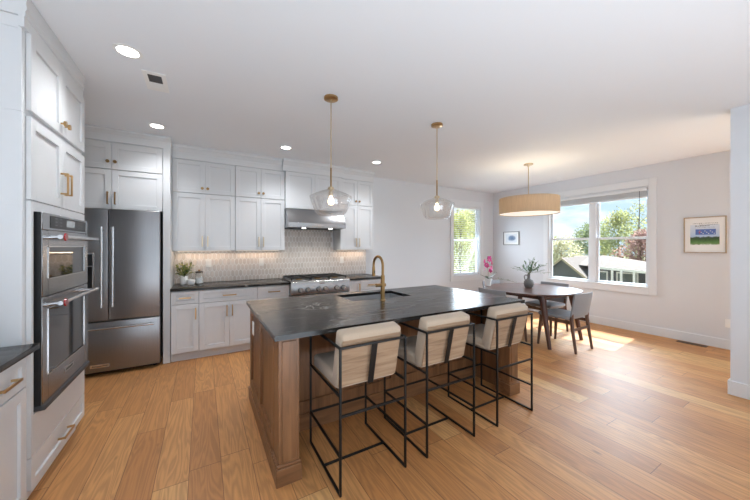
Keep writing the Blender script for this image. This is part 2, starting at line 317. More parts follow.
# ------------------------------------------------------------------ mesh builder
class MB:
    def __init__(s): s.bm = bmesh.new()
    def box(s, x0, y0, z0, x1, y1, z1, bev=0, seg=1):
        x0, x1 = min(x0, x1), max(x0, x1); y0, y1 = min(y0, y1), max(y0, y1); z0, z1 = min(z0, z1), max(z0, z1)
        t = bmesh.new()
        bmesh.ops.create_cube(t, size=1, matrix=Matrix.Translation(((x0 + x1) / 2, (y0 + y1) / 2, (z0 + z1) / 2)) @ Matrix.Diagonal((x1 - x0, y1 - y0, z1 - z0, 1)))
        if bev: bmesh.ops.bevel(t, geom=list(t.edges), offset=min(bev, .49 * min(x1 - x0, y1 - y0, z1 - z0)), segments=seg, profile=.5, affect='EDGES')
        return s._add(t)
    def _add(s, t, mtx=None):
        if mtx: t.transform(mtx)
        me = bpy.data.meshes.new('tmp'); t.to_mesh(me); t.free(); s.bm.from_mesh(me); bpy.data.meshes.remove(me); return s
    def cyl(s, p0, p1, r0, r1=None, seg=16, cap=True):
        p0, p1 = Vector(p0), Vector(p1); r1 = r0 if r1 is None else r1; d = p1 - p0
        t = bmesh.new(); bmesh.ops.create_cone(t, cap_ends=cap, cap_tris=False, segments=seg, radius1=r0, radius2=r1, depth=d.length)
        return s._add(t, Matrix.Translation((p0 + p1) / 2) @ d.to_track_quat('Z', 'Y').to_matrix().to_4x4())
    def bar(s, p0, p1, w, h=None, up=(0, 0, 1), bev=.0015):
        """square bar from p0 to p1, w across, h along up"""
        p0, p1 = Vector(p0), Vector(p1); h = h or w; d = (p1 - p0); L = d.length; z = d.normalized(); u = Vector(up)
        if abs(z.dot(u)) > .99: u = Vector((0, 1, 0))
        x = u.cross(z).normalized(); y = z.cross(x)
        t = bmesh.new(); bmesh.ops.create_cube(t, size=1, matrix=Matrix.Diagonal((w, h, L, 1)))
        if bev: bmesh.ops.bevel(t, geom=list(t.edges), offset=bev, segments=1, affect='EDGES')
        mt = Matrix((x, y, z)).transposed().to_4x4(); mt.translation = (p0 + p1) / 2
        return s._add(t, mt)
    def tube(s, pts, r, seg=10, cap=True):
        pts = [Vector(p) for p in pts]; n = len(pts); rr = r if isinstance(r, (list, tuple)) else [r] * n
        rings = []; prev = None
        for i, p in enumerate(pts):
            d = (pts[min(i + 1, n - 1)] - pts[max(i - 1, 0)]).normalized()
            if prev is None:
                a = Vector((0, 0, 1)) if abs(d.z) < .9 else Vector((1, 0, 0)); x = a.cross(d).normalized()
            else: x = (prev - d * prev.dot(d)).normalized()
            prev = x; y = d.cross(x)
            rings.append([s.bm.verts.new(p + (x * math.cos(2 * PI * k / seg) + y * math.sin(2 * PI * k / seg)) * rr[i]) for k in range(seg)])
        for a, b in zip(rings, rings[1:]):
            for k in range(seg): s.bm.faces.new((a[k], a[(k + 1) % seg], b[(k + 1) % seg], b[k]))
        if cap: s.bm.faces.new(rings[0][::-1]); s.bm.faces.new(rings[-1])
        return s
    def lathe(s, prof, c=(0, 0, 0), seg=28, a0=0, warp=None):
        rings = []
        for r, z in prof:
            if r < 1e-5: rings.append([s.bm.verts.new((c[0], c[1], c[2] + z))]); continue
            rings.append([s.bm.verts.new((c[0] + r * math.cos(a0 + 2 * PI * k / seg), c[1] + r * math.sin(a0 + 2 * PI * k / seg), c[2] + z)) for k in range(seg)])
        for a, b in zip(rings, rings[1:]):
            for k in range(seg):
                k2 = (k + 1) % seg
                if len(a) == 1 and len(b) == 1: continue
                if len(a) == 1: s.bm.faces.new((a[0], b[k2], b[k]))
                elif len(b) == 1: s.bm.faces.new((a[k], a[k2], b[0]))
                else: s.bm.faces.new((a[k], a[k2], b[k2], b[k]))
        return s
    def prism(s, poly, axis, d0, d1):
        """extrude polygon (2-D list) along axis 'x','y','z' from d0 to d1. coords: x:(y,z) y:(x,z) z:(x,y)"""
        f = {'x': lambda a, b, d: (d, a, b), 'y': lambda a, b, d: (a, d, b), 'z': lambda a, b, d: (a, b, d)}[axis]
        A = [s.bm.verts.new(f(a, b, d0)) for a, b in poly]; B = [s.bm.verts.new(f(a, b, d1)) for a, b in poly]
        s.bm.faces.new(A); s.bm.faces.new(B[::-1]); n = len(poly)
        for i in range(n): s.bm.faces.new((A[i], B[i], B[(i + 1) % n], A[(i + 1) % n]))
        return s
    def sphere(s, c, r, sc=(1, 1, 1), sub=2):
        t = bmesh.new(); bmesh.ops.create_icosphere(t, subdivisions=sub, radius=r)
        return s._add(t, Matrix.Translation(c) @ Matrix.Diagonal((*sc, 1)))
    def leaf(s, p, d, L, w, up=(0, 0, 1), droop=.15):
        p, d, u = Vector(p), Vector(d).normalized(), Vector(up)
        x = d.cross(u)
        x = x.normalized() if x.length > 1e-3 else Vector((1, 0, 0)); n = x.cross(d)
        a = p; b = p + d * L * .5 + x * w / 2 + n * .08 * L; c = p + d * L - n * L * droop; e = p + d * L * .5 - x * w / 2 + n * .08 * L; m = p + d * L * .5
        V = [s.bm.verts.new(q) for q in (a, b, c, e, m)]
        for i in range(4): s.bm.faces.new((V[i], V[(i + 1) % 4], V[4]))
        return s
    def build(s, name, m, parent=None, smooth=True, angle=40):
        bmesh.ops.recalc_face_normals(s.bm, faces=list(s.bm.faces))
        me = bpy.data.meshes.new(name); s.bm.to_mesh(me); s.bm.free()
        me.materials.append(MATS[m] if isinstance(m, str) else m)
        if smooth: me.shade_smooth(); me.set_sharp_from_angle(angle=R(angle))
        o = bpy.data.objects.new(name, me); COL.objects.link(o)
        if parent: o.parent = parent
        return o

def tag(o, label=None, cat=None, group=None, kind=None):
    if label: o['label'] = label
    if cat: o['category'] = cat
    if group: o['group'] = group
    if kind: o['kind'] = kind
    return o
def thing(name, label, cat, loc=(0, 0, 0), rz=0, group=None):
    o = bpy.data.objects.new(name, None); COL.objects.link(o); o.empty_display_size = .1
    o.location = loc; o.rotation_euler = (0, 0, rz); return tag(o, label, cat, group)
def struct(name, mb, m, parent=None, **k):
    o = mb.build(name, m, parent, **k); o['kind'] = 'structure'; return o
def dup(root, loc, rz, label, group=None):
    def cp(o, par):
        c = o.copy(); COL.objects.link(c); c.parent = par
        for ch in kids.get(o, []): cp(ch, c)
        return c
    kids = {}
    for o in list(COL.objects):
        if o.parent: kids.setdefault(o.parent, []).append(o)
    r = cp(root, None); r.location = loc; r.rotation_euler = (0, 0, rz); r['label'] = label
    if group: r['group'] = group
    return r
def B(x0, y0, z0, x1, y1, z1, bev=0, seg=1): return MB().box(x0, y0, z0, x1, y1, z1, bev, seg)

# ------------------------------------------------------------------ room shell
CH = 2.74; YB = 4.94; XR = 6.26; XL = -1.45; YF = -4.0; T_ = .14
struct('floor', B(XL - .3, YF - .3, -.1, XR + .12, YB + .12, 0), 'oak_planks', smooth=False)
struct('ceiling', B(XL - .3, YF - .3, CH, XR + .3, YB + .3, CH + .15), 'ceiling_paint', smooth=False)
# kitchen wall with the narrow window hole
NW = dict(x0=4.90, x1=5.78, z0=.74, z1=2.36)
wb = MB(); wb.box(XL - .2, YB, 0, NW['x0'], YB + T_, CH); wb.box(NW['x1'], YB, 0, XR + T_, YB + T_, CH)
wb.box(NW['x0'], YB, 0, NW['x1'], YB + T_, NW['z0']); wb.box(NW['x0'], YB, NW['z1'], NW['x1'], YB + T_, CH)
struct('wall_back', wb, 'wall_paint', smooth=False)
DW = dict(y0=1.95, y1=3.575, z0=.745, z1=2.40)
wr = MB(); wr.box(XR, -2.7 - 1.3, 0, XR + T_, -2.6, CH); wr.box(XR, 0, 0, XR + T_, DW['y0'], CH); wr.box(XR, DW['y1'], 0, XR + T_, YB, CH)
wr.box(XR, -2.6, 2.45, XR + T_, 0, CH)
wr.box(XR, DW['y0'], 0, XR + T_, DW['y1'], DW['z0']); wr.box(XR, DW['y0'], DW['z1'], XR + T_, DW['y1'], CH)
struct('wall_right', wr, 'wall_paint', smooth=False)
struct('wall_left', B(XL - T_, YF, 0, XL, YB, CH), 'wall_paint', smooth=False)
wf = MB(); wf.box(XL - .2, YF - T_, 0, -.3, YF, CH); wf.box(4.3, YF - T_, 0, XR + .14, YF, CH); wf.box(-.3, YF - T_, 2.5, 4.3, YF, CH)
struct('wall_front', wf, 'wall_paint', smooth=False)
struct('wall_partition', B(4.385, -1.2, 0, 4.53, .765, CH), 'wall_paint', smooth=False)
def baseboard(name, segs):
    mb = MB()
    for (x0, y0, x1, y1) in segs:
        mb.box(x0, y0, 0, x1, y1, .135, .003)
    struct(name, mb, 'trim_paint', angle=30)
baseboard('baseboard_back', [(2.66, YB - .016, XR, YB - .001)])
baseboard('baseboard_right', [(XR - .016, 0, XR - .001, YB - .017)])
baseboard('baseboard_partition', [(4.369, -1.2, 4.384, .765), (4.369, .7655, 4.546, .781), (4.531, -1.2, 4.546, .765)])

# narrow window (back wall)
def window(name, axis, a0, a1, z0, z1, plane, out, mulls, label):
    """axis 'x': runs along x on plane y=plane, room towards -out"""
    def bx(a, d0, zz0, b, d1, zz1, bev=0):
        if axis == 'x': return (a, plane + d0 * out, zz0, b, plane + d1 * out, zz1, bev)
        return (plane + d0 * out, a, zz0, plane + d1 * out, b, zz1, bev)
    w_ = bpy.data.objects.new(name, None); COL.objects.link(w_); w_['kind'] = 'structure'; w_['label'] = label
    c = MB(); cw = .095
    c.box(*bx(a0 - cw, -.02, z0 - .115, a0, -.001, z1 + .12, .002)); c.box(*bx(a1, -.02, z0 - .115, a1 + cw, -.001, z1 + .12, .002))
    c.box(*bx(a0, -.02, z1, a1, -.001, z1 + .12, .002)); c.box(*bx(a0, -.02, z0 - .115, a1, -.001, z0, .002))
    c.build('casing', 'trim_paint', w_)
    s = MB(); s.box(*bx(a0 - .0, -.028, z0 - .004, a1 + .0, .11, z0 + .014, .003)); s.build('sill', 'trim_paint', w_)
    j = MB(); j.box(*bx(a0, .0, z0 + .015, a0 + .018, .13, z1)); j.box(*bx(a1 - .018, .0, z0 + .015, a1, .13, z1)); j.box(*bx(a0 + .018, .0, z1 - .018, a1 - .018, .13, z1)); j.build('jamb', 'trim_paint', w_)
    edges = [a0 + .018] + [e for m_ in mulls for e in (m_ - .05, m_ + .05)] + [a1 - .018]
    for m_ in mulls: MB().box(*bx(m_ - .049, .02, z0 + .015, m_ + .049, .12, z1 - .019, .004)).build('mullion', 'trim_paint', w_)
    zm = (z0 + z1) / 2 - .01
    if name == 'window_1': zm = 1.57
    for i in range(0, len(edges), 2):
        l, r = edges[i], edges[i + 1]
        for k, (zz0, zz1, dd) in enumerate(((z0 + .016, zm + .02, .045), (zm - .02, z1 - .019, .075))):
            f = MB(); fw = .036
            f.box(*bx(l, dd, zz0, l + fw, dd + .03, zz1, .003)); f.box(*bx(r - fw, dd, zz0, r, dd + .03, zz1, .003))
            f.box(*bx(l + fw, dd, zz0, r - fw, dd + .03, zz0 + fw, .003)); f.box(*bx(l + fw, dd, zz1 - fw, r - fw, dd + .03, zz1, .003))
            fr = f.build('sash', 'trim_paint', w_)
            MB().box(*bx(l + fw, dd + .012, zz0 + fw, r - fw, dd + .016, zz1 - fw)).build('pane', 'window_glass', fr, smooth=False)
    return w_
window('window_1', 'x', NW['x0'], NW['x1'], NW['z0'], NW['z1'], YB, 1, [], 'narrow double-hung window on the kitchen wall')
window('window_2', 'y', DW['y0'], DW['y1'], DW['z0'], DW['z1'], XR, 1, [2.765], 'wide twin double-hung window in the dining corner')

# ------------------------------------------------------------------ cabinets
def shaker(mb, x0, z0, x1, z1, yf, th=.02, rail=.057, rec=.012):
    """shaker door/drawer front with front face at y=yf (front is -y)"""
    y1 = yf + th
    mb.box(x0, yf, z0, x0 + rail, y1, z1, .0012); mb.box(x1 - rail, yf, z0, x1, y1, z1, .0012)
    mb.box(x0 + rail, yf, z0, x1 - rail, y1, z0 + rail, .0012); mb.box(x0 + rail, yf, z1 - rail, x1 - rail, y1, z1, .0012)
    mb.box(x0 + rail - .001, yf + rec, z0 + rail - .001, x1 - rail + .001, y1 - .001, z1 - rail + .001)
def pull(x, z, yf, parent, vertical=True, L=.14, m='brass'):
    mb = MB(); s = .0068; d = .03
    if vertical:
        mb.box(x - s, yf - d - .009, z - L / 2, x + s, yf - d, z + L / 2, .0015)
        for zz in (z - L / 2 + .005, z + L / 2 - .005): mb.box(x - s * .8, yf - d, zz - .005, x + s * .8, yf, zz + .005)
    else:
        mb.box(x - L / 2, yf - d - .009, z - s, x + L / 2, yf - d, z + s, .0015)
        for xx in (x - L / 2 + .005, x + L / 2 - .005): mb.box(xx - .005, yf - d, z - s * .8, xx + .005, yf, z + s * .8)
    return mb.build('handle', m, parent)
def knob(x, z, yf, parent, m='brass'):
    mb = MB(); mb.cyl((x, yf, z), (x, yf - .018, z), .006, .005, 12); mb.cyl((x, yf - .017, z), (x, yf - .029, z), .0175, .0175, 20)
    return mb.build('knob', m, parent)
def door(x0, z0, x1, z1, yf, parent, hx=None, hz=None, kind='pull', m='brass'):
    mb = MB(); shaker(mb, x0, z0, x1, z1, yf); d = mb.build('door', 'cabinet_paint', parent)
    if hx is not None:
        (pull if kind == 'pull' else knob)(hx, hz, yf, d, m=m)
    return d
def drawer(x0, z0, x1, z1, yf, parent, L=.125, rail=.045):
    mb = MB(); shaker(mb, x0, z0, x1, z1, yf, rail=rail); d = mb.build('drawer', 'cabinet_paint', parent)
    pull((x0 + x1) / 2, (z0 + z1) / 2, yf, d, False, L); return d
def carcass(wd, dp, h, parent, z0=0, m='cabinet_paint'):
    return MB().box(.001, .022, z0, wd - .001, dp, h, .001).build('carcass', m, parent)

def base_cab(x, wd, label, doors=2, dz=.70, ncab=None, right_handle=True):
    t = thing('base_cabinet', label, 'cabinet', (x, 4.33, 0), 0, 'white base cabinets on the kitchen wall')
    mb = MB(); mb.box(.001, .021, .105, wd - .001, .60, .872, .001); mb.box(.001, .075, 0, wd - .001, .60, .105); mb.build('carcass', 'cabinet_paint', t)
    g = .003
    if dz: drawer(g, .712, wd - g, .862, 0, t, L=.16 if wd > .4 else .125)
    top = .705 if dz else .862
    if doors == 2:
        door(g, .115, wd / 2 - g / 2, top, 0, t, wd / 2 - .032, top - .12); door(wd / 2 + g / 2, .115, wd - g, top, 0, t, wd / 2 + .032, top - .12)
    elif doors == 1: door(g, .115, wd - g, top, 0, t, (wd - .035) if right_handle else .035, top - .12)
    elif doors == -2:
        drawer(g, .115, wd - g, .405, 0, t, rail=.057); drawer(g, .41, wd - g, top, 0, t, rail=.057)
    return t
base_cab(-.338, .294, 'narrow one-door white base cabinet next to the fridge', 1)
base_cab(-.044, .690, 'wide two-door white base cabinet under the wide drawer', 2)
base_cab(.646, .434, 'white base cabinet just left of the gas rangetop', 1)
t = base_cab(1.081, .918, 'white base cabinet directly under the gas rangetop', 0, 0)
# lower it: rebuild front as two wide drawers below the rangetop
for ch in list(t.children): bpy.data.objects.remove(ch)
mb = MB(); mb.box(.001, .021, .105, .917, .60, .70, .001); mb.box(.001, .075, 0, .917, .60, .105); mb.build('carcass', 'cabinet_paint', t)
drawer(.003, .115, .915, .400, 0, t, .2, .057); drawer(.003, .405, .915, .695, 0, t, .2, .057)
base_cab(2.0, .235, 'slim white base cabinet just right of the gas rangetop', 1, 0)
base_cab(2.236, .424, 'white base cabinet at the right end of the kitchen wall', 1)

def counter(name, x0, x1, y0, y1, z0, z1, label, cuts=None):
    o = B(x0, y0, z0, x1, y1, z1, .004, 2).build(name, 'soapstone'); return tag(o, label, 'countertop')
counter('countertop', -.342, 1.079, 4.305, YB - .002, .875, .905, 'dark stone countertop on the kitchen wall left of the rangetop')
counter('countertop', 2.001, 2.67, 4.305, YB - .002, .875, .905, 'short dark stone countertop right of the rangetop')

# backsplash of upright picket tiles
bsx0, bsx1, bsz0 = -.342, 2.655, .906
mbg = MB(); mbg.box(bsx0, YB - .006, bsz0, 1.078, YB - .001, 1.352); mbg.box(1.079, YB - .006, bsz0, 1.999, YB - .001, 1.70); mbg.box(2.0, YB - .006, bsz0, bsx1, YB - .001, 1.352)
bs = thing('tile_backsplash', 'glossy off-white picket tile backsplash behind the rangetop and counters', 'backsplash', (0, 0, 0))
mbg.build('grout', 'grout', bs, smooth=False)
mt = MB(); TW, TH, PT = .054, .113, .027; gp = .0075
row = 0; z = bsz0 - .03
while z < 1.72:
    x = bsx0 - TW + (TW / 2 if row % 2 else 0)
    while x < bsx1 + TW:
        cx, cz = x, z + TH / 2; a = TW / 2 - gp / 2; h2 = TH / 2 - gp / 2; s_ = h2 - PT
        top = 1.70 if 1.079 + TW / 2 < cx < 2.0 - TW / 2 else 1.352
        P = [(cx - a, cz - s_), (cx, cz - h2), (cx + a, cz - s_), (cx + a, cz + s_), (cx, cz + h2), (cx - a, cz + s_)]
        P = [(min(max(px, bsx0), bsx1), min(max(pz, bsz0 + .001), top)) for px, pz in P]
        if max(p[1] for p in P) - min(p[1] for p in P) > .012 and max(p[0] for p in P) - min(p[0] for p in P) > .01:
            Q = []
            for p in P:
                if not Q or (abs(p[0] - Q[-1][0]) + abs(p[1] - Q[-1][1])) > 1e-4: Q.append(p)
            if len(Q) > 2 and (abs(Q[0][0] - Q[-1][0]) + abs(Q[0][1] - Q[-1][1])) < 1e-4: Q.pop()
            if len(Q) > 2:
                mx = sum(q[0] for q in Q) / len(Q); mz = sum(q[1] for q in Q) / len(Q)
                A = [mt.bm.verts.new((q[0], YB - .0065, q[1])) for q in Q]
                C = [mt.bm.verts.new((mx + (q[0] - mx) * .94, YB - .0105, mz + (q[1] - mz) * .975)) for q in Q]
                mt.bm.faces.new(C)
                for i in range(len(Q)): mt.bm.faces.new((A[i], A[(i + 1) % len(Q)], C[(i + 1) % len(Q)], C[i]))
        x += TW
    z += TH - PT; row += 1
mt.build('picket_tiles', 'picket_tile', bs, smooth=False)

UY, UZ0, UZ1, UZ2, UZT = 4.62, 1.36, 2.124, 2.125, 2.6195
UP = 'white wall cabinets on the kitchen wall'
def upper(x, wd, z0, z1, y, label, hand='pull', hz=None, group=UP, doors=2, handles=True, depth=None, metal='brass_pale', topgap=.062):
    if hand == 'knob': metal = 'brass_antique'
    t = thing('wall_cabinet', label, 'cabinet', (x, y, z0), 0, group)
    h = z1 - z0; carcass(wd, (depth or (YB - .001 - y)), h, t); g = .003; hz = hz if hz is not None else (.125 if hand == 'pull' else .07)
    zt = h - (topgap if hand == 'knob' or not handles else 0.004)
    door(g, .004, wd / 2 - g / 2, zt, 0, t, wd / 2 - .032 if handles else None, hz, hand, metal)
    door(wd / 2 + g / 2, .004, wd - g, zt, 0, t, wd / 2 + .032 if handles else None, hz, hand, metal)
    return t
upper(-.345, .738, UZ0, UZ1, UY, 'tall white two-door wall cabinet next to the fridge above the potted plant')
upper(.394, .686, UZ0, UZ1, UY, 'tall white two-door wall cabinet left of the steel hood')
upper(2.001, .632, UZ0, UZ1, UY, 'tall white two-door wall cabinet right of the steel hood')
upper(-.345, .738, UZ2, UZT, UY, 'short white wall cabinet with knobs in the top row beside the fridge surround', 'knob')
upper(.394, .686, UZ2, UZT, UY, 'short white wall cabinet with knobs in the top row left of the hood', 'knob')
upper(2.001, .632, UZ2, UZT, UY, 'short white wall cabinet with knobs in the top row right of the hood', 'knob')
upper(1.081, .918, 2.0, UZT, UY - .05, 'white two-door wall cabinet directly above the steel hood', handles=False)

def crown(name, path, z0=2.620, proj_=.04):
    """path: list of (x,y, nx,ny) front plane segments ((x0,y0),(x1,y1),(outward))"""
    mb = MB()
    for (x0, y0), (x1, y1), (nx, ny), back in path:
        # stepped profile: frieze then sloped crown
        h_ = CH - z0; prof = [(-back, z0), (-.0205, z0), (-.0205, z0 - .058), (.002, z0 - .058), (.002, z0), (.006, z0), (.006, z0 + h_ * .22), (.012, z0 + h_ * .30), (proj_ * .7, z0 + h_ * .62), (proj_, z0 + h_ * .70), (proj_, CH - .001), (-back, CH - .001)]
        A = []; Bv = []
        for d, z in prof:
            A.append(mb.bm.verts.new((x0 + nx * d, y0 + ny * d, z))); Bv.append(mb.bm.verts.new((x1 + nx * d, y1 + ny * d, z)))
        mb.bm.faces.new(A); mb.bm.faces.new(Bv[::-1])
        for i in range(len(prof)): mb.bm.faces.new((A[i], Bv[i], Bv[(i + 1) % len(prof)], A[(i + 1) % len(prof)]))
    struct(name, mb, 'cabinet_paint', angle=30)
crown('trim_1', [((-.345, UY), (1.08, UY), (0, -1), .2), ((2.0, UY), (2.64, UY), (0, -1), .2)])
crown('trim_2', [((1.04, UY - .05), (2.04, UY - .05), (0, -1), .2)])
crown('trim_3', [((-1.44, 4.385), (-.338, 4.385), (0, -1), .25)], z0=2.66, proj_=.04)
crown('trim_4', [((-.81, 2.262), (-.81, 3.14), (1, 0), .62)], z0=2.625, proj_=.012)

# fridge surround
FY = 4.385
fp = thing('fridge_panel', 'tall white end panel right of the fridge', 'panel', (-.418, FY, 0))
MB().box(0, 0, 0, .073, YB - .002 - FY, 2.6595, .002).build('pilaster', 'cabinet_paint', fp)
t = upper(-1.36, .94, 1.836, 2.286, FY, 'white wall cabinet with pulls directly above the fridge', metal='brass_antique', group='white cabinets above the fridge')
t2 = upper(-1.36, .94, 2.287, 2.6595, FY, 'white wall cabinet with knobs topmost above the fridge', 'knob', metal='brass_antique', group='white cabinets above the fridge', hz=.085, topgap=.08)

# left side: oven tower, turned to face +x.  local x = world y, local -y = world +x
LY0 = 2.275
tw = thing('tall_oven_cabinet', 'tall white cabinet housing the two built-in ovens', 'cabinet', (-.80, LY0, 0), PI / 2)
W_ = .885
mb = MB(); mb.box(0, .021, .10, W_, .64, .335, .001); mb.box(0, .021, .335, .06, .64, 1.64); mb.box(W_ - .04, .021, .335, W_, .64, 1.64); mb.box(.06, .60, .335, W_ - .045, .64, 1.64)
mb.box(.06, .021, .335, W_ - .045, .60, .50); mb.box(0, .021, 1.64, W_, .64, 2.128, .001); mb.box(0, .055, 0, W_, .64, .10)
mb.build('carcass', 'cabinet_paint', tw)
drawer(.036, .105, W_ - .018, .275, 0, tw, .16, .045)
mb = MB(); mb.box(.036, 0, .281, .0615, .0205, 1.666, .001); mb.box(.8445, 0, .281, W_ - .018, .0205, 1.666, .001) ; mb.box(.0615, .0005, .281, .8445, .0205, .4995); mb.box(.0615, .0005, 1.6145, .8445, .0205, 1.6655); mb.build('face_panel', 'cabinet_paint', tw)
door(.036, 1.672, .036 + .415, 2.118, 0, tw, .036 + .415 - .03, .155 + 1.672); door(.454, 1.672, W_ - .018, 2.118, 0, tw, .485, .155 + 1.672)
tt = thing('wall_cabinet', 'white top cabinet with brass knobs above the oven cabinet', 'cabinet', (-.80, LY0, 2.129), PI / 2)
mb = MB(); mb.box(0, .021, 0, W_, .64, .4955); 
mb.build('carcass', 'cabinet_paint', tt)
mb = MB(); mb.box(.0, .021, 0, -.004, .035, .49); mb.box(0, .035, .43, -.004, .64, .49); mb.build('side_panel_frame', 'cabinet_paint', tt)
door(.036, .022, .451, .436, 0, tt, .421, .09, 'knob'); door(.454, .022, W_ - .018, .436, 0, tt, .486, .09, 'knob')

# near left base cabinet + counter
lb = thing('base_cabinet', 'white base cabinet at the near left below the dark counter', 'cabinet', (-.785, 1.32, 0), PI / 2)
mb = MB(); mb.box(0, .021, .105, .945, .60, .872); mb.box(0, .075, 0, .945, .60, .105); mb.build('carcass', 'cabinet_paint', lb)
drawer(.003, .705, .47, .862, 0, lb, .15, .045); drawer(.475, .705, .90, .862, 0, lb, .15, .045)
door(.003, .115, .47, .698, 0, lb, .44, .58); door(.475, .115, .90, .698, 0, lb, .505, .58)
counter('countertop', -1.44, -.752, 1.30, LY0 - .004, .875, .905, 'dark stone countertop at the near left beside the oven cabinet')

# ------------------------------------------------------------------ text helper
def text(body, size, m, parent, loc, rot, ext=.0006):
    cu = bpy.data.curves.new('lettering', 'FONT'); cu.body = body; cu.size = size; cu.extrude = ext; cu.align_x = 'CENTER'; cu.align_y = 'CENTER'; cu.resolution_u = 2
    o = bpy.data.objects.new('tmp_text', cu); COL.objects.link(o)
    dg = bpy.context.evaluated_depsgraph_get(); me = bpy.data.meshes.new_from_object(o.evaluated_get(dg)); bpy.data.objects.remove(o)
    me.transform(Matrix.Translation(loc) @ Matrix.Rotation(R(rot[2]), 4, 'Z') @ Matrix.Rotation(R(rot[0]), 4, 'X'))
    me.materials.clear(); me.materials.append(MATS[m])
    q = bpy.data.objects.new('lettering', me); COL.objects.link(q); q.parent = parent; return q

# ------------------------------------------------------------------ ovens (one combination appliance in one housing)
ov = thing('double_wall_oven', 'stainless double wall oven with red medallions built into white cabinet', 'oven', (-.80, 2.3665, 0), PI / 2)
OW = .752
MB().box(.0, -.017, .531, OW, .55, 1.612).build('body', 'black_plastic', ov)
mb = MB(); mb.box(0, -.024, 1.515, OW, -.0172, 1.612, .002); cp = mb.build('control_panel', 'stainless', ov)
MB().box(.10, -.0265, 1.528, OW - .06, -.0245, 1.60).build('touch_panel', 'black_plastic', cp)
MB().box(.33, -.0275, 1.545, .47, -.0268, 1.588).build('display', 'display', cp)
mb = MB()
for i in range(3):
    for j in range(2): mb.box(.16 + j * .07, -.0274, 1.545 + i * .02, .19 + j * .07, -.0268, 1.549 + i * .02); mb.box(.55 + j * .05, -.0274, 1.545 + i * .02, .565 + j * .05, -.0268, 1.549 + i * .02)
mb.build('buttons', 'display', cp)
def oven_door(z0, z1, wz0, wz1, hz):
    x0, x1 = .055, OW - .055
    mb = MB(); y0, y1 = -.024, -.0172
    mb.box(0, y0, z0, x0 + .02, y1, z1, .003); mb.box(x1 - .02, y0, z0, OW, y1, z1, .003); mb.box(x0 + .02, y0, z0, x1 - .02, y1, wz0, .0); mb.box(x0 + .02, y0, wz1, x1 - .02, y1, z1, .0)
    d = mb.build('oven_door', 'stainless', ov)
    fr = MB(); fr.box(x0 + .014, y0 - .003, wz0 - .006, x0 + .02, y0 + .004, wz1 + .006); fr.box(x1 - .02, y0 - .003, wz0 - .006, x1 - .014, y0 + .004, wz1 + .006)
    fr.box(x0 + .014, y0 - .003, wz0 - .006, x1 - .014, y0 + .004, wz0); fr.box(x0 + .014, y0 - .003, wz1, x1 - .014, y0 + .004, wz1 + .006); fr.build('window_frame', 'stainless_bright', d)
    MB().box(x0 + .02, y0 + .002, wz0, x1 - .02, y1, wz1).build('oven_window', 'black_glass', d)
    h = MB(); h.cyl((.035, -.085, hz), (OW - .02, -.085, hz), .0125, .0125, 18)
    for xx in (.055, OW - .04): h.cyl((xx, -.024, hz - .004), (xx, -.085, hz), .012, .011, 14)
    hh = h.build('handle', 'stainless_bright', d)
    # medallion on the bar end
    k = MB(); k.cyl((.072, -.0955, hz), (.072, -.1025, hz), .024, .022, 26); k.build('medallion', 'red_enamel', d)
    return d
oven_door(1.137, 1.512, 1.235, 1.415, 1.475)
ld = oven_door(.533, 1.131, .68, 1.06, 1.090)
MB().box(.30, -.0265, .60, .46, -.0242, .632, .001).build('badge', 'stainless_bright', ld)
text('KitchenAid', .026, 'black_plastic', ld, (.38, -.0268, .616), (90, 0, 0), .0003)
mb = MB(); mb.box(0, -.036, .502, OW, .03, .530, .003); mb.build('vent_trim', 'dark_vent', ov)

# ------------------------------------------------------------------ fridge
fr = thing('refrigerator', 'stainless french-door refrigerator with bottom freezer drawer', 'refrigerator', (-1.352, 4.30, 0))
FW = .914
MB().box(.004, .062, .045, FW - .004, .62, 1.815, .004).build('body', 'stainless_dark', fr)
def fdoor(x0, z0, x1, z1, name):
    return MB().box(x0, 0, z0, x1, .06, z1, .007, 3).build(name, 'stainless_dark', fr)
dl = fdoor(0, .605, .449, 1.83, 'door'); dr = fdoor(.4545, .605, FW, 1.83, 'door'); dz = fdoor(0, .048, FW, .592, 'freezer_drawer')
def fhandle(par, p0, p1):
    p0, p1 = Vector(p0), Vector(p1); h = MB(); h.cyl(p0, p1, .0125, None, 18); d = (p1 - p0).normalized()
    for q in (p0 + d * .03, p1 - d * .03): h.cyl(q, (q.x, 0, q.z), .010, .012, 14)
    for q, e in ((p0, -d), (p1, d)): h.cyl(q, q + e * .006, .0145, None, 18)
    h.build('handle', 'stainless_bright', par)
fhandle(dl, (.405, -.055, .765), (.405, -.055, 1.625)); fhandle(dr, (.498, -.055, .765), (.498, -.055, 1.625)); fhandle(dz, (.08, -.055, .530), (FW - .06, -.055, .530))
mb = MB(); mb.box(.09, -.003, .93, .335, .001, 1.35, .002); dp = mb.build('dispenser', 'stainless_bright', dl)
MB().box(.105, -.006, .95, .32, -.0031, 1.20).build('dispenser_recess', 'black_gloss', dp); MB().box(.105, -.006, 1.21, .32, -.0031, 1.335).build('dispenser_panel', 'black_plastic', dp)
MB().box(.30, -.003, .098, .46, -.0002, .135, .001).build('badge', 'stainless_bright', dz)
text('KitchenAid', .028, 'black_plastic', dz, (.38, -.0033, .1165), (90, 0, 0), .0003)
for xx in (.06, FW - .06): MB().cyl((xx, .12, 0), (xx, .12, .046), .02, .02, 12).build('foot', 'black_plastic', fr)
MB().box(.02, .09, .012, FW - .02, .12, .044).build('toe_grille', 'black_plastic', fr)

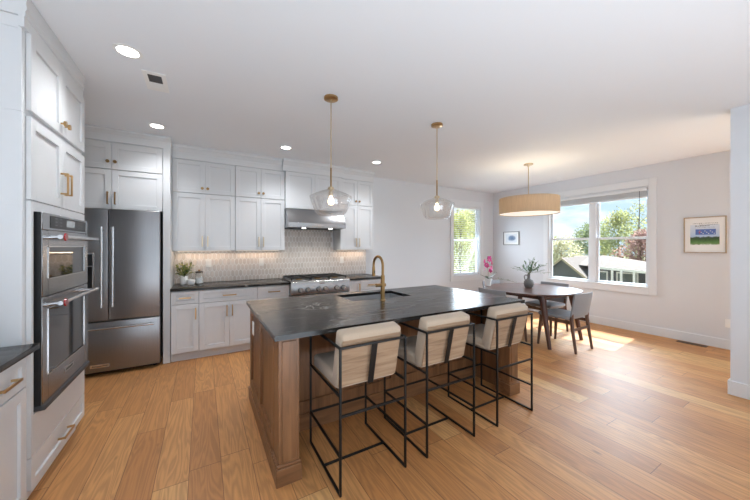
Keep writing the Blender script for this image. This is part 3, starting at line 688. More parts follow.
# ------------------------------------------------------------------ rangetop
rg = thing('gas_rangetop', 'stainless six-knob gas rangetop with black grates', 'stove', (1.083, 4.245, 0))
RW = .914
mb = MB(); mb.prism([(0, .722), (.60, .722), (.60, .915), (.035, .915), (.012, .905), (0, .885)], 'x', 0, RW); mb.build('body', 'stainless', rg)
tr = MB().box(.012, .08, .9155, RW - .012, .59, .922, .001).build('cooktop_surface', 'stainless_dark', rg)
MB().box(.012, .565, .922, RW - .012, .597, .948, .002).build('back_trim', 'stainless', rg)
for i in range(3):
    x0 = .02 + i * (RW - .04) / 3; x1 = x0 + (RW - .04) / 3 - .006; g = MB(); zt, zb = .958, .922; y0, y1 = .09, .555
    for yy in (y0, (y0 + y1) / 2, y1): g.box(x0, yy - .007, zt - .014, x1, yy + .007, zt, .002)
    for xx in (x0 + .007, (x0 + x1) / 2, x1 - .007): g.box(xx - .007, y0, zt - .014, xx + .007, y1, zt, .002)
    for yy in (.205, .44): g.box(x0, yy - .005, zt - .012, x1, yy + .005, zt, .001)
    for xx in (x0 + .007, x1 - .007):
        for yy in (y0, y1): g.box(xx - .007, yy - .007, zb, xx + .007, yy + .007, zt)
    g.build('grate', 'cast_iron', rg)
    for yy in (.205, .44):
        b = MB(); b.cyl(((x0 + x1) / 2, yy, .9222), ((x0 + x1) / 2, yy, .934), .048, .044, 24); bo = b.build('burner', 'brass_antique', rg)
        MB().cyl(((x0 + x1) / 2, yy, .934), ((x0 + x1) / 2, yy, .942), .032, .030, 24).build('burner_cap', 'cast_iron', bo)
for x in (.13, .24, .405, .51, .69, .80):
    k = MB(); k.cyl((x, -.0005, .787), (x, -.009, .787), .034, .034, 28); kk = k.build('knob_bezel', 'black_plastic', rg)
    k = MB(); k.cyl((x, -.009, .787), (x, -.038, .787), .026, .022, 28); k.box(x - .005, -.046, .765, x + .005, -.037, .809, .002); k.build('knob', 'knob_steel', kk)
MB().box(.42, -.003, .862, .50, -.0002, .876, .001).build('badge', 'stainless_bright', rg)

# ------------------------------------------------------------------ hood
hd = thing('range_hood', 'stainless under-cabinet range hood above the rangetop', 'range hood', (1.085, 4.40, 1.705))
HW = .912
mb = MB(); mb.prism([(.0, .0), (.53, .0), (.53, .292), (.16, .292), (.0, .085)], 'x', 0, HW); mb.build('canopy', 'stainless', hd)
mb = MB(); mb.box(-.001, -.004, .012, HW + .001, .0, .07, .0015); mb.build('front_band', 'stainless', hd)
MB().box(.03, .04, -.006, HW - .03, .46, -.0005).build('filter', 'dark_vent', hd)
for xx in (.24, .67):
    MB().cyl((xx, .05, -.007), (xx, .05, -.012), .03, .03, 20).build('hood_light', 'downlight_lens', hd)
mb = MB()
for i in range(5): mb.cyl((.39 + i * .03, -.004, .04), (.39 + i * .03, -.009, .04), .008, .008, 14)
mb.build('buttons', 'stainless_bright', hd)
for xx in (1.325, 1.755): light('SPOT', 'hood_lamp', (xx, 4.47, 1.68), 5, (1, .93, .84), (.025,), target=(xx, 4.6, .9), spot=125)
# under-cabinet strips
for (x0, x1, lb_) in ((-.30, .36, 'warm light strip under the wall cabinet beside the fridge surround'), (.43, 1.04, 'warm light strip under the wall cabinet left of the hood'), (2.04, 2.58, 'warm light strip under the wall cabinet right of the hood')):
    tag(B(x0, YB - .10, UZ0 - .010, x1, YB - .07, UZ0 - .0005).build('light_strip', 'under_strip'), lb_, 'light', 'strips under the wall cabinets')
    light('AREA', 'under_cabinet_glow', ((x0 + x1) / 2, YB - .085, UZ0 - .014), .6, (1, .74, .52), (x1 - x0, .03), rot=(R(-12), 0, 0))

# ------------------------------------------------------------------ outlets
def outlet(loc, rz, label, sw=False, w=.072, h=.117):
    t = thing('wall_outlet', label, 'outlet', loc, rz)
    MB().box(-w / 2, -.006, -h / 2, w / 2, 0, h / 2, .002).build('plate', 'white_plastic', t)
    for zz in (-.024, .024):
        MB().box(-.017, -.008, zz - .014, .017, -.006, zz + .014, .001).build('socket', 'white_plastic', t)
    return t
outlet((.069, YB - .0112, 1.178), 0, 'white outlet plate on the tiles nearest the potted plant')
outlet((.79, YB - .0112, 1.175), 0, 'white outlet plate on the tiles left of the rangetop')
outlet((2.16, YB - .0112, 1.175), 0, 'white outlet plate on the tiles right of the rangetop')
outlet((XR - .0005, 1.105, .36), -PI / 2, 'white outlet low on the right wall below the landscape print')

# ------------------------------------------------------------------ island
IX0, IX1, IY0, IY1, IZ = .385, 2.645, 1.805, 3.02, .872
ITX0, ITX1, ITY0, ITY1, ITZ = .356, 2.695, 1.765, 3.05, .902
SX0, SX1, SY0, SY1 = 1.22, 1.90, 2.52, 2.93
isl = thing('kitchen_island', 'stained brown wooden kitchen island under dark stone top', 'island', (IX0, IY0, 0))
iw, idp = IX1 - IX0, IY1 - IY0
ry = .48   # the seating recess: back panel this far behind the front
mb = MB()
hx0, hx1, hy0, hy1 = SX0 - IX0 - .03, SX1 - IX0 + .03, SY0 - IY0 - .03, SY1 - IY0 + .03
mb.box(.022, ry, 0, iw - .022, idp - .02, .62)
mb.box(.022, ry, .62, hx0, idp - .02, IZ); mb.box(hx1, ry, .62, iw - .022, idp - .02, IZ); mb.box(hx0, ry, .62, hx1, hy0, IZ); mb.box(hx0, hy1, .62, hx1, idp - .02, IZ)
mb.build('carcass', 'island_wood', isl)
# left end: framed panels
def end_panel(xa, xb, name='end_panel'):
    mb = MB(); y0, y1 = .145, idp
    st = .07
    xi0, xi1 = (xa, xb)
    div = [y0, y0 + .50, y1]
    mb.box(xi0, y0, .11, xi1, y1, .19, .001); mb.box(xi0, y0, IZ - .075, xi1, y1, IZ, .001)
    for yy in (y0, (y0 + y1) / 2 - st / 2, y1 - st): mb.box(xi0, yy, .19, xi1, yy + st, IZ - .075, .001)
    xm = xi1 if xa < iw / 2 else xi0
    q = (xi0 + .017, xi1 - .001) if xa < iw / 2 else (xi0 + .001, xi1 - .017)
    mb.box(q[0], y0 + .01, .18, q[1], y1 - .01, IZ - .07)
    return mb.build(name, 'island_wood', isl)
end_panel(0, .021); end_panel(iw - .021, iw)
# corner posts at the front and their plinths
for xx in (0, iw - .125):
    p = MB(); p.box(xx, .0, .10, xx + .125, .14, IZ, .003)
    p.box(xx + .02, -.006, .14, xx + .105, .001, IZ - .02, .002)
    po = p.build('post', 'island_wood', isl)
    q = MB(); q.box(xx - .014, -.014, 0, xx + .139, .155, .105, .003); q.box(xx - .009, -.009, .105, xx + .134, .15, .125, .006, 2); q.build('plinth', 'island_wood_flat', po)
# side walls of the recess
for xx in (.022, iw - .06): MB().box(xx, .14, 0, xx + .038, ry, IZ).build('side_return', 'island_wood', isl)
# back panel of the recess framed, with baseboard
mb = MB(); yb = ry - .018
for k in range(5):
    xx = .061 + k * (iw - .122 - .07) / 4; mb.box(xx, yb, .2205, xx + .07, ry - .001, IZ - .0905, .001)
mb.box(.061, yb, IZ - .09, iw - .061, ry - .001, IZ, .001); mb.box(.061, yb, .13, iw - .061, ry - .001, .22, .001)
mb.build('recess_panel', 'island_wood', isl)
mb = MB(); mb.box(.061, yb - .012, 0, iw - .061, ry - .001, .128, .002); mb.build('base_moulding', 'island_wood_flat', isl)
MB().box(-.014, .155, 0, .0, idp, .108, .002).build('base_moulding', 'island_wood_flat', isl); MB().box(iw, .155, 0, iw + .014, idp, .108, .002).build('base_moulding', 'island_wood_flat', isl)
for xx in (.0, .68, 1.55):
    pass
t = outlet((IX0 - .0005, 2.80, .70), -PI / 2, 'white outlet on the left end of the island', w=.07, h=.115)
# stone top with sink cutout
mb = MB()
xs = [ITX0, SX0, SX1, ITX1]; ys = [ITY0, SY0, SY1, ITY1]
grid = {}
for zi, z in enumerate((ITZ - .03, ITZ)):
    for i, x in enumerate(xs):
        for j, y in enumerate(ys): grid[i, j, zi] = mb.bm.verts.new((x, y, z))
for i in range(3):
    for j in range(3):
        if i == 1 and j == 1: continue
        for zi in (0, 1): mb.bm.faces.new([grid[i, j, zi], grid[i + 1, j, zi], grid[i + 1, j + 1, zi], grid[i, j + 1, zi]])
def wallf(a, b): mb.bm.faces.new([grid[(*a, 0)], grid[(*b, 0)], grid[(*b, 1)], grid[(*a, 1)]])
for i in range(3): wallf((i, 0), (i + 1, 0)); wallf((i, 3), (i + 1, 3)); wallf((0, i), (0, i + 1)); wallf((3, i), (3, i + 1))
wallf((1, 1), (2, 1)); wallf((1, 2), (2, 2)); wallf((1, 1), (1, 2)); wallf((2, 1), (2, 2))
tag(mb.build('countertop', 'soapstone', smooth=False), 'large dark veined stone countertop on the island', 'countertop')
sk = thing('kitchen_sink', 'stainless undermount sink set in the island top', 'sink', (SX0, SY0, ITZ - .031))
sw_, sd_ = SX1 - SX0, SY1 - SY0
mb = MB(); dpt = .20
mb.box(-.012, -.012, -dpt, -.0, sd_ + .012, 0); mb.box(sw_, -.012, -dpt, sw_ + .012, sd_ + .012, 0); mb.box(0, -.012, -dpt, sw_, 0, 0); mb.box(0, sd_, -dpt, sw_, sd_ + .012, 0); mb.box(-.012, -.012, -dpt - .01, sw_ + .012, sd_ + .012, -dpt)
mb.build('basin', 'sink_steel', sk)
MB().cyl((sw_ / 2, sd_ / 2, -dpt), (sw_ / 2, sd_ / 2, -dpt + .004), .045, .045, 24).build('drain', 'stainless_bright', sk)

# faucet
fc = thing('faucet', 'brass gooseneck pull-down faucet on the island', 'faucet', (1.50, 2.445, ITZ))
mb = MB(); mb.cyl((0, 0, 0), (0, 0, .008), .028, .026, 24); mb.cyl((0, 0, .008), (0, 0, .24), .0215, .019, 24); mb.build('body', 'brass_antique', fc)
pts = [(0, 0, .235)]; rr_ = .088; zc = .33
pts.append((0, 0, zc))
for k in range(1, 17): a = PI * k / 16; pts.append((0, rr_ - rr_ * math.cos(a), zc + rr_ * math.sin(a)))
pts.append((0, 2 * rr_, zc - .03))
mb = MB(); mb.tube(pts, .0125, 16); mb.build('spout', 'brass_antique', fc)
mb = MB(); mb.cyl((0, 2 * rr_, zc - .02), (0, 2 * rr_, zc - .115), .0145, .0175, 20); sh = mb.build('spray_head', 'brass_antique', fc)
MB().box(-.004, 2 * rr_ - .022, zc - .085, .004, 2 * rr_ - .0155, zc - .055, .001).build('spray_button', 'black_plastic', sh)
mb = MB(); mb.cyl((.028, 0, .145), (-.075, 0, .145), .0165, .0165, 20); hd_ = mb.build('valve', 'brass_antique', fc)
mb = MB(); mb.cyl((-.065, 0, .145), (-.175, -.01, .148), .0055, .0045, 12); mb.build('handle', 'brass_pale', hd_)

# ------------------------------------------------------------------ bar stools
def make_stool(loc, label):
    t = thing('bar_stool', label, 'stool', loc, 0, 'counter stools along the island')
    hw, hd2, r = .2325, .275, .0135; za = .838
    for s in (-1, 1):
        x = s * (hw - r / 2); mb = MB()
        mb.bar((x, -hd2, r / 2), (x, hd2, r / 2), r); mb.bar((x, -hd2 + r / 2, r / 2), (x, -hd2 + r / 2, za), r); mb.bar((x, hd2 - r / 2, r / 2), (x, hd2 - r / 2, za), r)
        mb.bar((x, -hd2, za), (x, hd2, za), r); mb.build('side_frame', 'black_metal', t)
        MB().bar((x, -hd2 + r, .222), (x, hd2 - r, .222), r).build('side_rail', 'black_metal', t)
        MB().bar((x, -hd2 + r, .565), (x, hd2 - r, .565), r).build('seat_rail', 'black_metal', t)
    e = hw - r
    MB().bar((-e, hd2 - r / 2, .222), (e, hd2 - r / 2, .222), r).build('footrest', 'black_metal', t)
    MB().bar((-e, -hd2 + r / 2, .450), (e, -hd2 + r / 2, .450), r).build('rear_stretcher', 'black_metal', t)
    MB().bar((-e, .0, r / 2), (e, .0, r / 2), r).build('floor_stretcher', 'black_metal', t)
    MB().bar((-e, -hd2 + r / 2, za), (e, -hd2 + r / 2, za), r).build('back_rail', 'black_metal', t)
    MB().bar((0, -hd2 + .003, za + .005), (0, -.213, .575), .040, .006, up=(0, 1, 0)).build('back_strap', 'black_metal', t)
    # seat cushion
    w2 = hw - r - .008
    mb = MB(); mb.box(-w2, -.16, .555, w2, .258, .645, .024, 3); mb.build('seat', 'linen_light', t)
    # leaning back cushion: rounded slab
    mb = MB(); prof_b, prof_f = [], []
    th = .098
    a0, a1 = Vector((-.178, .558)), Vector((-.258, .905))   # rear bottom, rear top (y,z)
    d = (a1 - a0).normalized(); nrm = Vector((d.y, -d.x)) # towards front (+y)
    if nrm.x < 0: nrm = -nrm
    b0, b1 = a0 + nrm * th, a1 + nrm * th
    mb.prism([tuple(a0), tuple(b0), tuple(b1), tuple(a1)], 'x', -w2, w2)
    bmesh.ops.bevel(mb.bm, geom=list(mb.bm.edges), offset=.022, segments=3, profile=.5, affect='EDGES')
    bk = mb.build('backrest', 'linen_light', t)
    mb = MB(); q0, q1 = a0 + d * .022, a1 - d * .035
    o = -nrm * .004
    mb.prism([tuple(q0 + o), tuple(q0 + nrm * .004), tuple(q1 + nrm * .004), tuple(q1 + o)], 'x', -w2 + .007, w2 - .007)
    bmesh.ops.bevel(mb.bm, geom=list(mb.bm.edges), offset=.003, segments=1, affect='EDGES')
    mb.build('rear_panel', 'velvet_tan', bk)['label'] = 'tan grained rear face'
    return t
st = make_stool((.90, 1.827, 0), 'black-framed beige counter stool at the near left end of the island')
dup(st, (1.527, 1.822, 0), 0, 'middle of the three black-framed beige counter stools')
dup(st, (2.232, 1.815, 0), 0, 'black-framed beige counter stool at the right end nearest the dining table')

# ------------------------------------------------------------------ pendants
def pendant(x, y, zneck, label, rod0):
    t = thing('pendant_light', label, 'pendant lamp', (x, y, CH), 0, 'glass pendants above the island')
    zn = zneck - CH
    MB().lathe([(0, 0), (.062, 0), (.062, -.018), (.055, -.022), (0, -.022)], seg=32).build('canopy', 'brass', t)
    MB().cyl((0, 0, -.02), (0, 0, zn + .19), .0048, None, 12).build('rod', 'brass_pale', t)
    MB().cyl((0, 0, zn + .19), (0, 0, zn + .015), .0072, None, 14).build('lower_rod', 'brass_antique', t)
    mb = MB(); mb.lathe([(0, .02), (.022, .02), (.030, .004), (.030, -.004), (.02, -.006), (.02, -.055), (0, -.055)], (0, 0, zn), 24); mb.build('socket', 'brass_pale', t)
    pr = [(.024, 0.0), (.05, -.006), (.10, -.024), (.165, -.052), (.184, -.064), (.184, -.078), (.168, -.125), (.148, -.180), (.130, -.212), (.108, -.228), (.05, -.232), (0.0, -.232)]
    pr2 = [(max(0, r - .004), z + .003) for r, z in pr][::-1]
    mb = MB(); mb.lathe(pr, (0, 0, zn), 48)
    mb.build('glass_shade', 'lamp_glass', t, angle=60)
    mb = MB(); mb.lathe([(0, -.055), (.012, -.058), (.016, -.075), (.027, -.10), (.028, -.115), (.02, -.135), (0, -.142)], (0, 0, zn), 20); b = mb.build('bulb', 'filament', t)
    return t
pendant(.983, 2.48, 1.925, 'clear glass pendant on brass rod, the one in front of the steel hood', 2.07)
pendant(2.195, 2.455, 1.945, 'clear glass pendant on brass rod, the one beside the narrow window', 2.16)
# drum lamp
dm = thing('drum_pendant', 'round tan fabric drum lamp hanging above the dining table', 'pendant lamp', (4.52, 2.90, CH))
MB().lathe([(0, 0), (.068, 0), (.068, -.016), (.02, -.022), (.012, -.045), (0, -.045)], seg=28).build('canopy', 'brass_pale', dm)
MB().cyl((0, 0, -.04), (0, 0, -.60), .007, None, 12).build('rod', 'brass_pale', dm)
z0, z1, rd = 1.94 - CH, 2.19 - CH, .435
mb = MB(); mb.lathe([(rd, z0), (rd, z1), (rd - .006, z1), (rd - .006, z0), (rd, z0)], seg=64); sh = mb.build('lamp_shade', 'drum_fabric', dm, angle=60)
mb = MB(); mb.lathe([(rd - .007, z0 + .010), (rd - .007, z0 + .014), (0, z0 + .014)], seg=64); mb.lathe([(rd - .007, z0 + .010), (0, z0 + .010)], seg=64); mb.build('diffuser', 'diffuser', dm)
mb = MB(); mb.lathe([(rd + .001, z0), (rd + .003, z0 + .003), (rd + .001, z0 + .006)], seg=64); mb.lathe([(rd + .001, z1), (rd + .003, z1 - .003), (rd + .001, z1 - .006)], seg=64)
mb.build('trim_ring', 'brass_pale', dm)
mb = MB()
for k in range(3): a = 2 * PI * k / 3; mb.cyl((0, 0, z1 - .01), (math.cos(a) * (rd - .007), math.sin(a) * (rd - .007), z1 - .01), .003, None, 8)
mb.build('spider', 'brass_pale', dm)
for k in range(3):
    a = 2 * PI * k / 3 + .5; MB().sphere((.16 * math.cos(a), .16 * math.sin(a), -.66), .03).build('bulb', 'filament', dm)
    light('POINT', 'drum_glow', (4.52 + .2 * math.cos(a + .8), 2.9 + .2 * math.sin(a + .8), CH - .66), .85, (1, .78, .52), (.05,))

# ------------------------------------------------------------------ recessed lights and vents
DLS = [(-.44, 2.58, 'recessed ceiling downlight nearest the camera, above the oven cabinet aisle'), (-.437, 4.02, 'recessed ceiling downlight in front of the fridge cabinets'),
       (.96, 4.036, 'recessed ceiling downlight in front of the range hood'), (2.358, 4.03, 'recessed ceiling downlight farthest right along the kitchen wall')]
for x, y, lb_ in DLS:
    t = thing('recessed_light', lb_, 'ceiling light', (x, y, CH), 0, 'recessed downlights in the ceiling')
    MB().lathe([(.080, -.0005), (.080, -.004), (.062, -.006), (.057, -.0005)], seg=40).build('trim_ring', 'white_plastic', t)
    MB().lathe([(0, -.0045), (.0565, -.0045), (.0565, -.001), (0, -.001)], seg=40).build('lens', 'downlight_lens', t)
    light('SPOT', 'downlight_beam', (x, y, CH - .02), (26 if y > 3 else 32) if x < -.43 else 42, (.95, .97, 1), (.07,), rot=(0, 0, 0), spot=135)
vt = thing('ceiling_vent', 'white ceiling register beside the nearest downlight', 'vent', (-.325, 2.945, CH))
mb = MB(); mb.box(-.075, -.155, -.006, .075, -.115, -.0005, .001); mb.box(-.075, .115, -.006, .075, .155, -.0005, .001); mb.box(-.075, -.115, -.006, -.045, .115, -.0005, .001); mb.box(.045, -.115, -.006, .075, .115, -.0005, .001); mb.build('frame', 'white_plastic', vt)
MB().box(-.045, -.115, -.002, .045, .115, -.0006).build('duct_opening', 'dark_vent', vt)
mb = MB()
for k in range(5): mb.box(-.045, .012 + k * .021, -.007, .045, .028 + k * .021, -.0035)
mb.build('louvers', 'white_plastic', vt)
fv = thing('floor_vent', 'dark metal floor register by the right wall', 'vent', (6.155, 1.44, 0))
MB().box(-.052, -.155, .0005, .052, .155, .006, .001).build('plate', 'bronze_vent', fv)
mb = MB()
for k in range(16): mb.box(-.04, -.142 + k * .0185, .006, .04, -.133 + k * .0185, .0075)
mb.build('louvers', 'dark_vent', fv)

# ------------------------------------------------------------------ pictures
def picture(name, x, y0, y1, z0, z1, fm, label, art, matw, fw):
    t = thing(name, label, 'picture', (x, (y0 + y1) / 2, z0)); hw = (y1 - y0) / 2; h = z1 - z0; d = .024
    mb = MB(); mb.box(-d, -hw, 0, -.001, -hw + fw, h, .001); mb.box(-d, hw - fw, 0, -.001, hw, h, .001); mb.box(-d, -hw + fw, 0, -.001, hw - fw, fw, .001); mb.box(-d, -hw + fw, h - fw, -.001, hw - fw, h, .001)
    mb.build('frame', fm, t); MB().box(-.010, -hw + fw, fw, -.002, hw - fw, h - fw).build('mat', 'mat_board', t)
    MB().box(-.0115, -hw + fw + matw[0], fw + matw[1], -.0101, hw - fw - matw[0], h - fw - matw[1]).build('print', art, t); return t
bp = picture('framed_picture', XR, 1.122, 1.545, 1.325, 1.845, 'picture_frame_wood', 'framed landscape print on the right wall beside the partition', 'landscape_print', (.055, .10), .012)
random.seed(3)
mb = MB()
for (zz, a, b, th) in ((.425, -.13, .12, .005), (.405, -.13, .05, .004), (.385, -.05, .08, .008), (.365, -.10, .10, .003)):
    y = a
    while y < b:
        l = random.uniform(.006, .022); mb.box(-.0125, y, zz, -.0117, y + l, zz + th * random.uniform(.6, 1.4)); y += l + .005
mb.build('ink_strokes', 'house_siding', bp)
mb = MB()
mat('print_blue', srgb(92, 120, 186), .7); mat('print_red', srgb(170, 70, 100), .7)
mb.box(-.0125, -.11, .262, -.0117, .09, .342); mb.build('blue_panel', 'print_blue', bp)
mb = MB()
for i in range(9): mb.box(-.0133, -.10 + i * .018, .275 + (i % 3) * .018, -.0126, -.09 + i * .018, .283 + (i % 3) * .018)
mb.build('pale_strokes', 'mat_board', bp)
MB().tube([(-.013, .045, .27), (-.013, .055, .30), (-.013, .045, .325), (-.013, .035, .31), (-.013, .05, .295)], .003, 6).build('red_scrawl', 'print_red', bp)
picture('framed_picture', XR, 4.235, 4.64, 1.45, 1.765, 'picture_frame_grey', 'small framed blue watercolour by the corner near the drum lamp', 'blue_watercolour', (.045, .045), .014)

# ------------------------------------------------------------------ blinds
b2 = thing('window_blind', 'raised white blind at the top of the wide dining window', 'blind', (XR, 2.7625, 0))
hwb = (DW['y1'] - DW['y0']) / 2 - .022
MB().box(-.030, -hwb, 2.325, .035, hwb, 2.378, .003).build('head_rail', 'trim_paint', b2)
mb = MB()
for k in range(14): mb.box(-.018, -hwb + .005, 2.246 + k * .0055, .03, hwb - .005, 2.249 + k * .0055)
mb.build('slats', 'trim_paint', b2); MB().box(-.019, -hwb + .005, 2.218, .03, hwb - .005, 2.242, .003).build('bottom_rail', 'trim_paint', b2)
MB().cyl((-.034, -hwb + .09, 2.33), (-.034, -hwb + .09, 1.70), .0035, None, 8).build('wand', 'dark_vent', b2)  # white wand coloured dark to imitate its backlit look against the sky
b1 = thing('window_blind', 'lowered open-slat white blind on the narrow window', 'blind', (5.34, YB, 0))
hn = .42
MB().box(-hn, -.012, 2.30, hn, .042, 2.34, .003).build('head_rail', 'trim_paint', b1)
mb = MB(); z = .84
while z < 2.29: mb.box(-hn, -.008, z, hn, .038, z + .0022); z += .046
mb.build('slats', 'trim_paint', b1, smooth=False); MB().box(-hn, -.008, .790, hn, .038, .806, .002).build('bottom_rail', 'trim_paint', b1)
mb = MB()
for xx in (-.28, .28): mb.cyl((xx, -.009, .80), (xx, -.009, 2.31), .0012, None, 6)
mb.build('cords', 'white_plastic', b1)

# ------------------------------------------------------------------ dining table
TX, TY, TA, TBB = 4.55, 2.88, .70, .655
tb = thing('dining_table', 'round-cornered dark walnut dining table near the windows', 'table', (TX, TY, 0))
def sup(a, b, n=2.3, N=72): return [(a * abs(math.cos(2 * PI * k / N)) ** (2 / n) * (1 if math.cos(2 * PI * k / N) > 0 else -1), b * abs(math.sin(2 * PI * k / N)) ** (2 / n) * (1 if math.sin(2 * PI * k / N) > 0 else -1)) for k in range(N)]
mb = MB(); rings = []
for (ins, z) in ((.05, .722), (.012, .728), (0, .738), (0, .748), (.003, .751)):
    rings.append([mb.bm.verts.new((x, y, z)) for x, y in sup(TA - ins, TBB - ins)])
for a, b in zip(rings, rings[1:]):
    for k in range(72): mb.bm.faces.new((a[k], a[(k + 1) % 72], b[(k + 1) % 72], b[k]))
mb.bm.faces.new(rings[0][::-1]); mb.bm.faces.new(rings[-1]); mb.build('tabletop', 'walnut', tb)
lx, ly = .40, .47
mb = MB(); ax, ay = lx - .02, ly - .06
for s in (-1, 1):
    mb.box(-ax, s * ay - .011, .655, ax, s * ay + .011, .721, .002); mb.box(s * ax - .011, -ay, .655, s * ax + .011, ay, .721, .002)
mb.build('apron', 'walnut', tb)
for sx in (-1, 1):
    for sy in (-1, 1):
        top = Vector((sx * (lx - .02), sy * (ly - .06), .72)); ft = Vector((sx * (lx + .02), sy * (ly + .07), 0))
        mb = MB(); N = 8
        P = [top.lerp(ft, k / N) for k in range(N + 1)]; rad = [.046, .044, .040, .037, .034, .031, .028, .026, .024]
        mb.tube(P, rad, 14)
        # curved brackets to the aprons
        for dx, dy in ((-sx, 0), (0, -sy)):
            mb.tube([top + Vector((0, 0, -.12)), top + Vector((dx * .012, dy * .012, -.075)), top + Vector((dx * .05, dy * .05, -.045)), top + Vector((dx * .12, dy * .12, -.035))], [.018, .021, .020, .014], 10)
        mb.build('leg', 'walnut_leg', tb)

# dining chairs
def make_dchair(loc, rz, label):
    t = thing('dining_chair', label, 'chair', loc, rz, 'dining chairs around the table')
    w2 = .215
    # seat cushion, front is +y
    mb = MB(); mb.box(-w2 - .01, -.19, .425, w2 + .01, .245, .478, .022, 3); mb.build('seat', 'chair_fabric', t)
    for s in (-1, 1):
        MB().tube([(s * .195, .205, .43), (s * .21, .225, .2), (s * .222, .24, 0)], [.023, .021, .015], 12).build('leg', 'chair_leg_wood', t)
        mb = MB(); mb.tube([(s * .20, -.215, .55), (s * .20, -.205, .44), (s * .205, -.22, .3), (s * .212, -.265, 0)], [.019, .024, .022, .015], 12); mb.build('leg', 'chair_leg_wood', t)
        MB().bar((s * .195, .205, .392), (s * .198, -.205, .392), .02, .045, bev=.004).build('side_rail', 'chair_leg_wood', t)
    MB().bar((-.20, -.222, .30), (.20, -.222, .30), .018, .034, bev=.003).build('rear_stretcher', 'chair_leg_wood', t)
    MB().bar((-.19, .205, .392), (.19, .205, .392), .02, .045, bev=.004).build('front_rail', 'chair_leg_wood', t)
    # curved upholstered back
    mb = MB(); N = 12; rows = 6; F, Bk = [], []
    for j in range(rows + 1):
        v = j / rows; z = .475 + v * .315; lean = -.205 - .055 * v; rf, rb = [], []
        for i in range(N + 1):
            u = -1 + 2 * i / N; x = u * (.225 + .01 * v); c = lean - .035 * (1 - u * u) + .0
            e = 1 - .55 * abs(u) ** 6; ev = 1 - .5 * abs(2 * v - 1) ** 8
            th = .022 * e * ev
            rf.append(mb.bm.verts.new((x, c + th, z))); rb.append(mb.bm.verts.new((x, c - th, z)))
        F.append(rf); Bk.append(rb)
    for j in range(rows):
        for i in range(N):
            mb.bm.faces.new((F[j][i], F[j][i + 1], F[j + 1][i + 1], F[j + 1][i])); mb.bm.faces.new((Bk[j][i], Bk[j + 1][i], Bk[j + 1][i + 1], Bk[j][i + 1]))
        for i in (0, N): mb.bm.faces.new((F[j][i], F[j + 1][i], Bk[j + 1][i], Bk[j][i]))
    for j in (0, rows):
        for i in range(N): mb.bm.faces.new((F[j][i], F[j][i + 1], Bk[j][i + 1], Bk[j][i]))
    mb.build('backrest', 'chair_fabric', t, angle=60)
    return t
dc = make_dchair((4.46, 2.33, 0), 0, 'grey-blue dining chair at the near side of the table, seen from behind')
dup(dc, (5.00, 2.90, 0), PI / 2, 'grey-blue dining chair on the window side of the table')
dup(dc, (3.93, 2.93, 0), -PI / 2, 'grey-blue dining chair between the island and the table')
dup(dc, (4.60, 3.42, 0), PI, 'grey-blue dining chair at the far side of the table behind the orchid')

# ------------------------------------------------------------------ vase with greenery, orchid
vs = thing('vase', 'grey clay pitcher vase on the dining table', 'vase', (4.56, 2.92, .7515))
mb = MB(); mb.lathe([(0, 0), (.045, 0), (.062, .02), (.074, .06), (.073, .095), (.055, .125), (.028, .14), (.022, .155), (.021, .20), (.025, .218), (.020, .218), (.016, .2), (.016, .16), (0, .15)], seg=28); mb.build('vessel', 'vase_clay', vs)
MB().tube([(-.018, .012, .20), (-.045, .03, .205), (-.058, .04, .185), (-.056, .038, .155), (-.048, .032, .128)], .0075, 10).build('handle', 'vase_clay', vs)
gr = thing('leafy_branches', 'sage green leafy sprigs standing in the grey vase', 'plant', (4.56, 2.92, .95))
random.seed(11); stems, lv = MB(), MB()
for k in range(24):
    a = random.uniform(0, 2 * PI); el = random.uniform(.35, 1.35); L = random.uniform(.12, .25)
    if k == 0: a, el, L = R(-35), .15, .33
    if k == 1: a, el, L = R(150), .45, .27
    if k == 2: a, el, L = R(-30), .6, .30
    d = Vector((math.cos(a) * math.cos(el), math.sin(a) * math.cos(el), math.sin(el)))
    P = [Vector((0, 0, 0)), Vector((d.x * .02, d.y * .02, .035))]
    for q in range(1, 6): P.append(P[1] + d * L * q / 5 + Vector((0, 0, -.04 * (q / 5) ** 2 * math.cos(el))))
    stems.tube(P, .0016, 5)
    for q in range(7 if k else 5):
        f = .35 + .65 * q / 6; p = P[1].lerp(P[-1], f)
        ld_ = d + Vector((random.uniform(-1, 1), random.uniform(-1, 1), random.uniform(-.5, .8))) * .9
        lv.leaf(p, ld_, random.uniform(.035, .065), random.uniform(.016, .028))
stems.build('stems', 'stem_green', gr); lv.build('leaves', 'leaf_sage', gr, angle=80)

orc = thing('potted_orchid', 'pink orchid in a white pot on the far left of the table', 'plant', (4.21, 3.43, .7515))
MB().lathe([(0, 0), (.045, 0), (.058, .10), (.060, .12), (.055, .12), (.052, .10), (0, .10)], seg=28).build('pot', 'white_ceramic', orc)
lf = MB()
def bigleaf(mb, p, d, L, w, droop):
    p = Vector(p); d = Vector(d).normalized(); x = d.cross(Vector((0, 0, 1))).normalized(); N = 8; prev = None
    for k in range(N + 1):
        f = k / N; c = p + d * L * f + Vector((0, 0, -droop * f * f * L)); ww = w / 2 * math.sin(PI * (f * .92 + .08)) ** .7 if f < 1 else 0.0005
        cur = (mb.bm.verts.new(c + x * ww + Vector((0, 0, .006))), mb.bm.verts.new(c), mb.bm.verts.new(c - x * ww + Vector((0, 0, .006))))
        if prev:
            mb.bm.faces.new((prev[0], prev[1], cur[1], cur[0])); mb.bm.faces.new((prev[1], prev[2], cur[2], cur[1]))
        prev = cur
bigleaf(lf, (0, 0, .11), (.9, -.45, .75), .20, .055, .05); bigleaf(lf, (0, 0, .11), (-.8, .5, .7), .16, .05, .15); bigleaf(lf, (0, 0, .11), (.5, .8, .5), .14, .045, .2)
bigleaf(lf, (0, 0, .11), (-.3, -.9, .5), .12, .04, .2); lf.build('leaves', 'leaf_dark', orc, angle=80)
